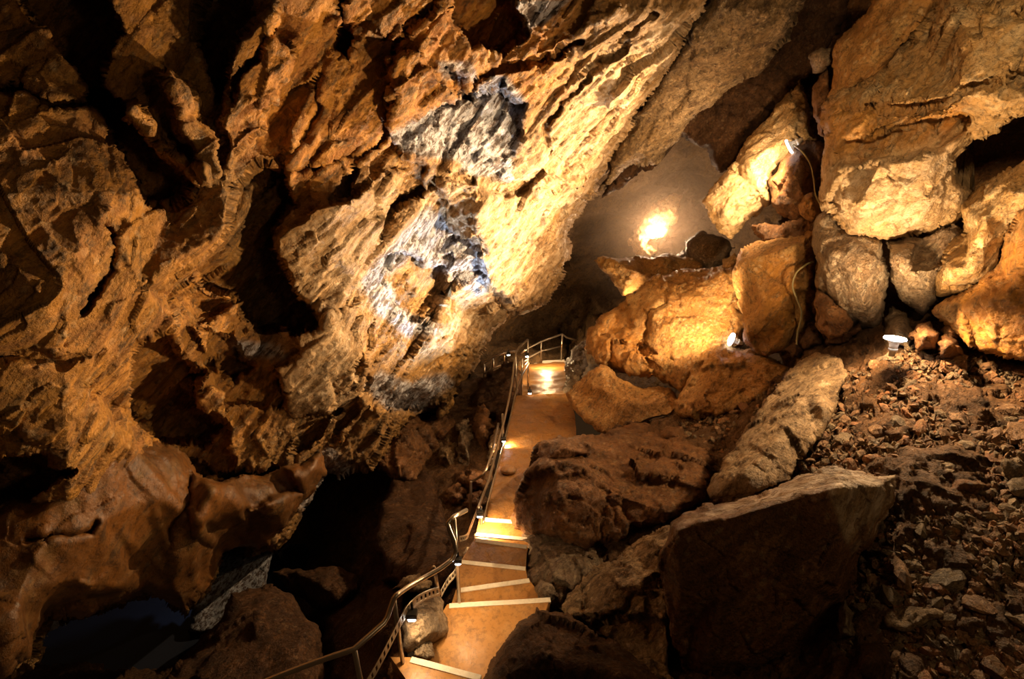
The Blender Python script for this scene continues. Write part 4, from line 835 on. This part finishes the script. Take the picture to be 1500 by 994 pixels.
# upper railing
c1 = G(700, 818, 4.85); t_c1 = post_top(c1, 745)
far = empty('ramp_railing', G(704, 790, 4.9), label='long steel handrail following the wet ramp down to the bend', cat='railing')
zr = lambda x, y, z: G(x, y, z)
pd1 = G(704, 785, 4.73); 
tp = [(700, 745, depth_of(pd1) - .5), (706, 728, 7.0), (718, 696, 7.7), (728, 655, 8.6), (740, 610, 9.5), (750, 560, 10.4), (756, 516, 11.0), (773, 497, 11.6)]
tube('handrail', smooth_line([P(*a) for a in tp], 4), .019, M['steel'], far, 8)
tube('handrail', smooth_line([P(690, 705, 8.4), P(700, 700, 8.3), P(712, 688, 8.3), P(722, 655, 8.9), P(730, 620, 9.8)], 4), .02, M['steel'], far, 8)
for (x, yt, x2, yb, d) in [(704, 742, 706, 783, 7.0), (722, 672, 724, 706, 8.4), (736, 606, 738, 655, 9.6), (755, 516, 758, 588, 11.0), (773, 497, 774, 576, 11.6), (690, 705, 688, 770, 8.3), (765, 525, 764, 580, 11.3)]:
    tube('post', [P(x2, yb, d + .35), P(x, yt, d)], .02, M['steel'], far, 8)
tube('mid_rail', smooth_line([P(708, 765, 7.2), P(720, 715, 8.0), P(738, 650, 9.2), P(750, 600, 10.3), P(760, 560, 11.0), P(775, 532, 11.6)], 4), .016, M['steel'], far, 8)
tube('brace', [P(763, 530, 11.3), P(774, 528, 11.6), P(764, 541, 11.3)], .014, M['steel'], far, 6)
# railing across the far end
endr = empty('end_railing', G(823, 528, 1.38), label='pale railing across the far end of the walkway, with a mid rail', cat='railing')
q1 = G(822, 528, 1.38); u1 = post_top(q1, 489); q2 = G(792, 531, 1.38); u2 = post_top(q2, 501); q3 = G(776, 534, 1.38); u3 = post_top(q3, 510)
tube('post', [q1, u1], .03, M['steel'], endr); tube('post', [q2, u2], .026, M['steel'], endr)
dq = depth_of(u1)
tube('handrail', [P(763, 517, dq - 1.5), P(774, 509, dq - .8), P(792, 500, dq - .3), u1, P(830, 494, dq + .1), P(845, 498, dq + .2)], .028, M['steel'], endr)
tube('mid_rail', [P(764, 533, dq - 1.5), P(775, 523, dq - .6), P(792, 514, dq - .2), P(822, 507, dq)], .024, M['steel'], endr)
# far railing along the turned path
farr = empty('far_railing', P(712, 560, 15), label='distant railing of the turning path, behind the black hump', cat='railing')
dz = 14.5
tube('handrail', smooth_line([P(709, 532, dz), P(722, 524, dz), P(738, 517, dz), P(756, 514, dz + .2)], 3), .026, M['steel'], farr)
for x, yt, yb in ((709, 532, 562), (722, 524, 548), (738, 516, 531)):
    tube('post', [P(x, yb, dz + .3), P(x, yt, dz)], .026, M['steel'], farr)
tube('mid_rail', [P(709, 547, dz + .1), P(724, 538, dz + .1), P(745, 530, dz + .2)], .02, M['steel'], farr)

# ================================================================ CABLE TRAY
def tray(name, pts, h, label):
    """perforated steel channel: two long flanges with rungs between"""
    v = smooth_line(pts, 4); L = [0]
    for a, b in zip(v, v[1:]): L.append(L[-1] + np.linalg.norm(b - a))
    root = empty(name, v[0], label=label, cat='cable tray')
    def at(s):
        for k in range(len(L) - 1):
            if s <= L[k + 1] + 1e-9:
                t = (s - L[k]) / max(L[k + 1] - L[k], 1e-9); return v[k] * (1 - t) + v[k + 1] * t
        return v[-1]
    def strip(z0, z1, nm):
        co = []; q = []
        for p in v:
            for z, yy in ((z0, 0), (z1, 0), (z1, .012), (z0, .012)): co.append(p + [0, yy, z])
        for k in range(len(v) - 1):
            for j in range(4): q.append((k * 4 + j, k * 4 + (j + 1) % 4, k * 4 + 4 + (j + 1) % 4, k * 4 + 4 + j))
        keep(mesh_np(nm, np.array(co), np.array(q), None, M['tray'], None, False), root)
    strip(-h / 2, -h / 2 + h * .22, 'flange'); strip(h / 2 - h * .22, h / 2, 'flange')
    co = []; q = []; s = 0.0; n = 0
    while s < L[-1] - .03:
        a, b = at(s), at(s + .028)
        for p in (a, b):
            for z, yy in ((-h / 2, .002), (h / 2, .002), (h / 2, .01), (-h / 2, .01)): co.append(p + [0, yy, z])
        for j in range(4): q.append((n + j, n + (j + 1) % 4, n + 4 + (j + 1) % 4, n + 4 + j))
        q.append((n, n + 3, n + 2, n + 1)); q.append((n + 4, n + 5, n + 6, n + 7)); n += 8; s += .055
    o = keep(mesh_np('perforated_web', np.array(co), np.array(q), None, M['tray'], None, False), root); o['kind'] = 'stuff'
    return root
d0 = dp1 + .05
tray('cable_tray', [P(520, 1030, d0 - .2), P(548, 985, d0 - .1), P(572, 940, d0), P(590, 905, d0 + .1), P(606, 884, d0 + .25), P(625, 872, d0 + .4), P(643, 866, d0 + .55)], .10, 'perforated steel cable tray running beside the lower landing')
tray('cable_tray', [P(646, 870, d0 + .6), P(656, 852, d0 + .75), P(667, 838, d0 + .9), P(671, 812, d0 + 1.1)], .09, 'short perforated tray climbing to the lamp above the landing')
tray('cable_tray', [P(673, 790, 6.4), P(684, 786, 6.6), P(688, 776, 6.9), P(698, 750, 7.3), P(704, 738, 7.6)], .08, 'perforated tray between the rail lamps beside the glossy step')

# ================================================================ RAIL LAMPS
def box_mesh(name, size, mat, loc=(0, 0, 0), bev=.006):
    b = bmesh.new(); bmesh.ops.create_cube(b, size=1)
    for vv in b.verts: vv.co = Vector((vv.co.x * size[0], vv.co.y * size[1], vv.co.z * size[2])) + Vector(loc)
    bmesh.ops.bevel(b, geom=list(b.edges), offset=bev, segments=2, affect='EDGES')
    me = bpy.data.meshes.new(name); b.to_mesh(me); b.free(); me.materials.append(mat)
    o = bpy.data.objects.new(name, me); COL.objects.link(o); return o
def rail_lamp(x, y, d, power, label, s=1.0):
    c = P(x, y, d)
    root = empty('rail_lamp', c, label=label, cat='lamp', group='small lamps along the railing')
    h_ = box_mesh('housing', (.085 * s, .075 * s, .05 * s), M['black'], (0, .0, .035 * s)); h_.parent = root
    br = box_mesh('bracket', (.02 * s, .02 * s, .09 * s), M['black'], (0, .03 * s, .085 * s), .003); br.parent = root
    le = box_mesh('lens', (.065 * s, .055 * s, .03 * s), M['lens'], (0, -.012 * s, 0), .008); le.parent = root
    spot('rail_lamp_light', c + np.array([0, -.02, -.03 * s]), c + np.array([.55, .05, -1]), power, WARM, 125, .03)
    return root
rail_lamp(604, 903, d0 + .2, 13, 'small rail lamp under the cable tray, lighting the tan rock block', 1.0)
rail_lamp(671, 823, dp2 + .12, 16, 'small rail lamp on the post above the lower landing', .8)
rail_lamp(703, 754, 6.9, 75, 'small rail lamp above the two close painted steps', 1.0)
rail_lamp(738, 645, 9.2, 95, 'small rail lamp halfway along the wet ramp', .9)
rail_lamp(772, 521, 11.5, 60, 'highest small rail lamp, at the bend of the upper railing', 1.0)
rail_lamp(776, 575, 11.6, 100, 'small rail lamp low at the top edge of the wet ramp', 1.0)
rail_lamp(745, 519, 14.0, 40, 'faint small lamp behind the far railing', 1.0)

# ================================================================ FLOODLIGHTS
def lathe(name, prof, mat, root, M4=None, seg=28):
    co = []; q = []
    for r, z in prof:
        for k in range(seg): t = 2 * math.pi * k / seg; co.append((r * math.cos(t), r * math.sin(t), z))
    for i in range(len(prof) - 1):
        for k in range(seg): q.append((i * seg + k, i * seg + (k + 1) % seg, (i + 1) * seg + (k + 1) % seg, (i + 1) * seg + k))
    o = mesh_np(name, np.array(co), np.array(q), None, mat); o.parent = root; return o
def flood(name, loc, direction, s, label):
    root = empty(name, loc, label=label, cat='floodlight')
    root.rotation_euler = Vector(direction).to_track_quat('Z', 'Y').to_euler()
    lathe('reflector', [(.0, -.10), (.035, -.10), (.04, -.06), (.045, -.04), (.075, -.01), (.088, .0)], M['white_ceramic'], root)
    lathe('face', [(.068, .008), (.05, -.01), (.03, -.022), (0, -.026)], M['white_ceramic'], root)
    lathe('socket', [(0, -.17), (.028, -.17), (.03, -.12), (.042, -.115), (.042, -.09), (.02, -.09)], M['white_ceramic'], root)
    lathe('glass_ring', [(.088, -.004), (.098, .0), (.10, .012), (.094, .022), (.08, .024), (.07, .018), (.066, .006)], M['lens'], root)
    root.scale = (s, s, s)
    return root
flood('floodlight', P(1311, 497, 5.62), (0.05, .25, 1), 1.0, 'white upturned floodlight with glowing rim, standing on the scree')
flood('floodlight', P(1072, 497, 8.85), (-.8, .15, .25), 1.05, 'small ring floodlight on top of the squat rust brown boulder')
flood('floodlight', P(1157, 214, 8.3), (-.75, .35, -.6), 1.1, 'clamp floodlight fixed to the dark boulder beside the leaning white slab')
flood('floodlight', P(963, 345, 15.3), (.1, -.3, 1), .7, 'floodlight hidden in the mist below the blazing white rock')
tp_ = tube('cable', smooth_line([P(1162, 212, 8.2), P(1175, 222, 8.0), P(1187, 240, 7.9), P(1192, 262, 7.85), P(1195, 285, 7.7), P(1204, 303, 7.6), P(1211, 316, 7.0)], 5), .012, M['cable'], None, 6)
set_props(tp_, 'thin cable looping down from the clamp floodlight', 'cable')
tp_ = tube('cable', smooth_line([P(1192, 383, 7.5), P(1180, 388, 7.45), P(1166, 400, 7.4), P(1161, 420, 7.4), P(1168, 440, 7.4), P(1174, 460, 7.4), P(1168, 490, 7.45), P(1167, 510, 7.4)], 5), .012, M['cable'], None, 6)
set_props(tp_, 'thin olive cable hanging down the tall square block', 'cable')

# ================================================================ WATER
bmw = bmesh.new()
for (x, y) in [(-60, 1040), (560, 1040), (520, 800), (300, 790), (-60, 830)]:
    bmw.verts.new(G(x, y, 1.0))
bmw.faces.new(bmw.verts)
mew = bpy.data.meshes.new('pool_water'); bmw.to_mesh(mew)
mw = plain_mat('dark_water', (0.02, 0.025, 0.04), .06, 0, None, 0, 3, .2, .004); mew.materials.append(mw)
ow = bpy.data.objects.new('pool_water', mew); COL.objects.link(ow); set_props(ow, 'dark still pool filling the lower chamber under the flowstone', 'water'); ow['kind'] = 'stuff'

# ================================================================ SCREE
def stone_mesh(seed, sub=2, flat=(1, .7, .45)):
    rnd = random.Random(seed)
    b = bmesh.new(); bmesh.ops.create_icosphere(b, subdivisions=sub, radius=1)
    pl = []
    for _ in range(9):
        n = Vector((rnd.gauss(0, 1), rnd.gauss(0, 1), rnd.gauss(0, 1))).normalized(); pl.append((n, rnd.uniform(.45, .85)))
    for vv in b.verts:
        d = vv.co.normalized(); r = 1.0
        for n, k in pl:
            c = n.dot(d)
            if c > 1e-3: r = min(r, k / c)
        vv.co = Vector((d.x * r * flat[0], d.y * r * flat[1], d.z * r * flat[2]))
    me = bpy.data.meshes.new('stone'); b.to_mesh(me); b.free(); return me
_, SX, SY, SD, SS = SLOPE
def slope_depth(x, y):
    i = int(round((x - SX[0, 0]) / (SX[0, 1] - SX[0, 0]))); j = int(round((y - SY[0, 0]) / (SY[1, 0] - SY[0, 0])))
    if j < 0 or i < 0 or j >= SD.shape[0] or i >= SD.shape[1] or SS[j, i] < 4: return None
    return SD[j, i]
M['st1'] = rock_mat('scree_brown', (0.26, 0.14, 0.06), (0.20, 0.10, 0.045), (0.32, 0.18, 0.08), 2.5, .35)
M['st2'] = rock_mat('scree_olive', (0.24, 0.17, 0.09), (0.17, 0.12, 0.07), (0.30, 0.21, 0.11), 2.5, .35)
M['st3'] = rock_mat('scree_rust', (0.36, 0.15, 0.05), (0.26, 0.11, 0.04), (0.30, 0.17, 0.07), 2.5, .35)
protos = []
for k in range(12):
    me = stone_mesh(500 + k, 2, (1, random.uniform(.55, .9), random.uniform(.3, .6))); me.materials.append(M[('st1', 'st2', 'st1', 'st3')[k % 4]]); protos.append(me)
zones = [
    ('on the scree just below the upturned floodlight', 'stones below the floodlight', [(1190, 580), (1240, 545), (1330, 520), (1500, 540), (1500, 600), (1300, 620), (1190, 640)], 80, (.045, .14)),
    ('in the middle of the wide scree slope', 'stones of the middle scree', [(1170, 690), (1200, 640), (1300, 620), (1500, 600), (1500, 700), (1330, 700), (1210, 695)], 90, (.05, .18)),
    ('in the shadowed scree beside the massive dark block', 'stones beside the massive block', [(1260, 840), (1310, 720), (1500, 700), (1500, 860), (1300, 870)], 60, (.055, .2)),
    ('in the lowest scree at the foot of the massive block', 'stones of the lowest scree', [(1240, 900), (1300, 870), (1500, 860), (1500, 990), (1225, 990)], 40, (.06, .16)),
    ('in the rubble under the squat lamp boulder', 'stones under the lamp boulder', [(965, 640), (1060, 610), (1140, 560), (1100, 615), (1045, 690), (1000, 660)], 50, (.06, .14))]
rnd = random.Random(99)
def inside(x, y, poly):
    c = False
    for (x0, y0), (x1, y1) in zip(poly, poly[1:] + poly[:1]):
        if (y0 > y) != (y1 > y) and x < (x1 - x0) * (y - y0) / (y1 - y0) + x0: c = not c
    return c
sources = {}
for lab, grp, poly, n, (s0, s1) in zones:
    x0, x1 = min(p[0] for p in poly), max(p[0] for p in poly); y0, y1 = min(p[1] for p in poly), max(p[1] for p in poly)
    k = 0; placed = []
    tries = 0
    while k < n and tries < 4000:
        tries += 1
        x, y = rnd.uniform(x0, x1), rnd.uniform(y0, y1)
        if not inside(x, y, poly): continue
        d = slope_depth(x, y)
        if d is None: continue
        s = s0 + (s1 - s0) * rnd.random() ** 1.8
        if any((x - a) ** 2 + (y - b) ** 2 < (0.75 * (s + c) * F / d) ** 2 for a, b, c in placed): continue
        placed.append((x, y, s))
        o = bpy.data.objects.new('stone', protos[rnd.randrange(12)]); COL.objects.link(o)
        o.location = P(x, y, d - .02 - s * .1); o.scale = (s,) * 3
        o.rotation_euler = (rnd.uniform(-.7, .9), rnd.uniform(-.6, .6), rnd.uniform(0, 6.28))
        mt = o.data.materials[0].name; cw = {'scree_brown': 'brown', 'scree_olive': 'olive', 'scree_rust': 'rust red'}[mt]
        big = s > s0 + (s1 - s0) * .45
        set_props(o, ('large ' if big else 'small ') + cw + ' stone ' + lab, 'stone', ('large ' if big else 'small ') + cw + ' ' + grp); k += 1
# the gravel between
def gravel(name, poly, n, s0, s1, seed, lab):
    r = np.random.RandomState(seed); rr = random.Random(seed); CO, TR, base = [], [], 0
    tm = []
    for k in range(6):
        me = stone_mesh(800 + k, 1, (1, .7, .5)); tm.append((np.array([v.co[:] for v in me.vertices]), np.array([p.vertices[:] for p in me.polygons])))
    x0, x1 = min(p[0] for p in poly), max(p[0] for p in poly); y0, y1 = min(p[1] for p in poly), max(p[1] for p in poly); k = 0
    while k < n:
        x, y = rr.uniform(x0, x1), rr.uniform(y0, y1)
        if not inside(x, y, poly): k += .2; continue
        d = slope_depth(x, y)
        if d is None: k += .2; continue
        v, t = tm[rr.randrange(6)]; s = s0 + (s1 - s0) * rr.random() ** 1.9
        a = r.normal(size=(3, 3)); Q, _ = np.linalg.qr(a); Q = Q * .5 + np.eye(3) * .5
        CO.append(v @ Q * s + P(x, y, d - .01)); TR.append(t + base); base += len(v); k += 1
    o = mesh_np(name, np.concatenate(CO), None, np.concatenate(TR), M['st1'], None, False)
    o.data.materials.append(M['st2']); o.data.materials.append(M['st3'])
    mi = np.repeat(r.choice([0, 0, 1, 1, 2], size=len(TR)), [len(t) for t in TR]).astype(np.int32); o.data.polygons.foreach_set('material_index', mi)
    set_props(o, lab, 'rubble'); o['kind'] = 'stuff'
gravel('scree_gravel', [(1160, 700), (1190, 590), (1240, 545), (1330, 505), (1520, 530), (1520, 1010), (1215, 1010), (1260, 830), (1310, 720), (1200, 695)], 7500, .03, .14, 5, 'small dark broken stones covering the wide scree slope')
gravel('scree_gravel', [(870, 640), (960, 620), (1060, 600), (1150, 550), (1100, 620), (1040, 720), (1000, 680), (930, 650)], 1500, .03, .11, 6, 'small dark broken stones between the lamp boulder and the earth brown boulder')

# ================================================================ MIST
b = bmesh.new(); bmesh.ops.create_icosphere(b, subdivisions=3, radius=1)
me = bpy.data.meshes.new('mist'); b.to_mesh(me)
mm = bpy.data.materials.new('thin_mist'); mm.use_nodes = True; nt = mm.node_tree; nt.nodes.remove(nt.nodes['Principled BSDF'])
vs = nt.nodes.new('ShaderNodeVolumeScatter'); vs.inputs['Color'].default_value = (1, .72, .48, 1); vs.inputs['Density'].default_value = 0.035; vs.inputs['Anisotropy'].default_value = 0.2
tcm = nt.nodes.new('ShaderNodeTexCoord'); ln = nt.nodes.new('ShaderNodeVectorMath'); ln.operation = 'LENGTH'; nt.links.new(tcm.outputs['Object'], ln.inputs[0])
mr = nt.nodes.new('ShaderNodeMapRange'); mr.interpolation_type = 'SMOOTHSTEP'; mr.inputs[1].default_value = 0.95; mr.inputs[2].default_value = 0.1; mr.inputs[3].default_value = 0; mr.inputs[4].default_value = 0.11
nt.links.new(ln.outputs['Value'], mr.inputs[0]); nt.links.new(mr.outputs[0], vs.inputs['Density'])
nt.links.new(vs.outputs[0], nt.nodes['Material Output'].inputs['Volume'])
me.materials.append(mm)
mo = bpy.data.objects.new('mist', me); mo.location = P(985, 315, 14.6); mo.scale = (3.6, 3.4, 3.4); COL.objects.link(mo); set_props(mo, 'thin bright mist hanging in the passage around the hidden floodlight', 'mist'); mo['kind'] = 'stuff'
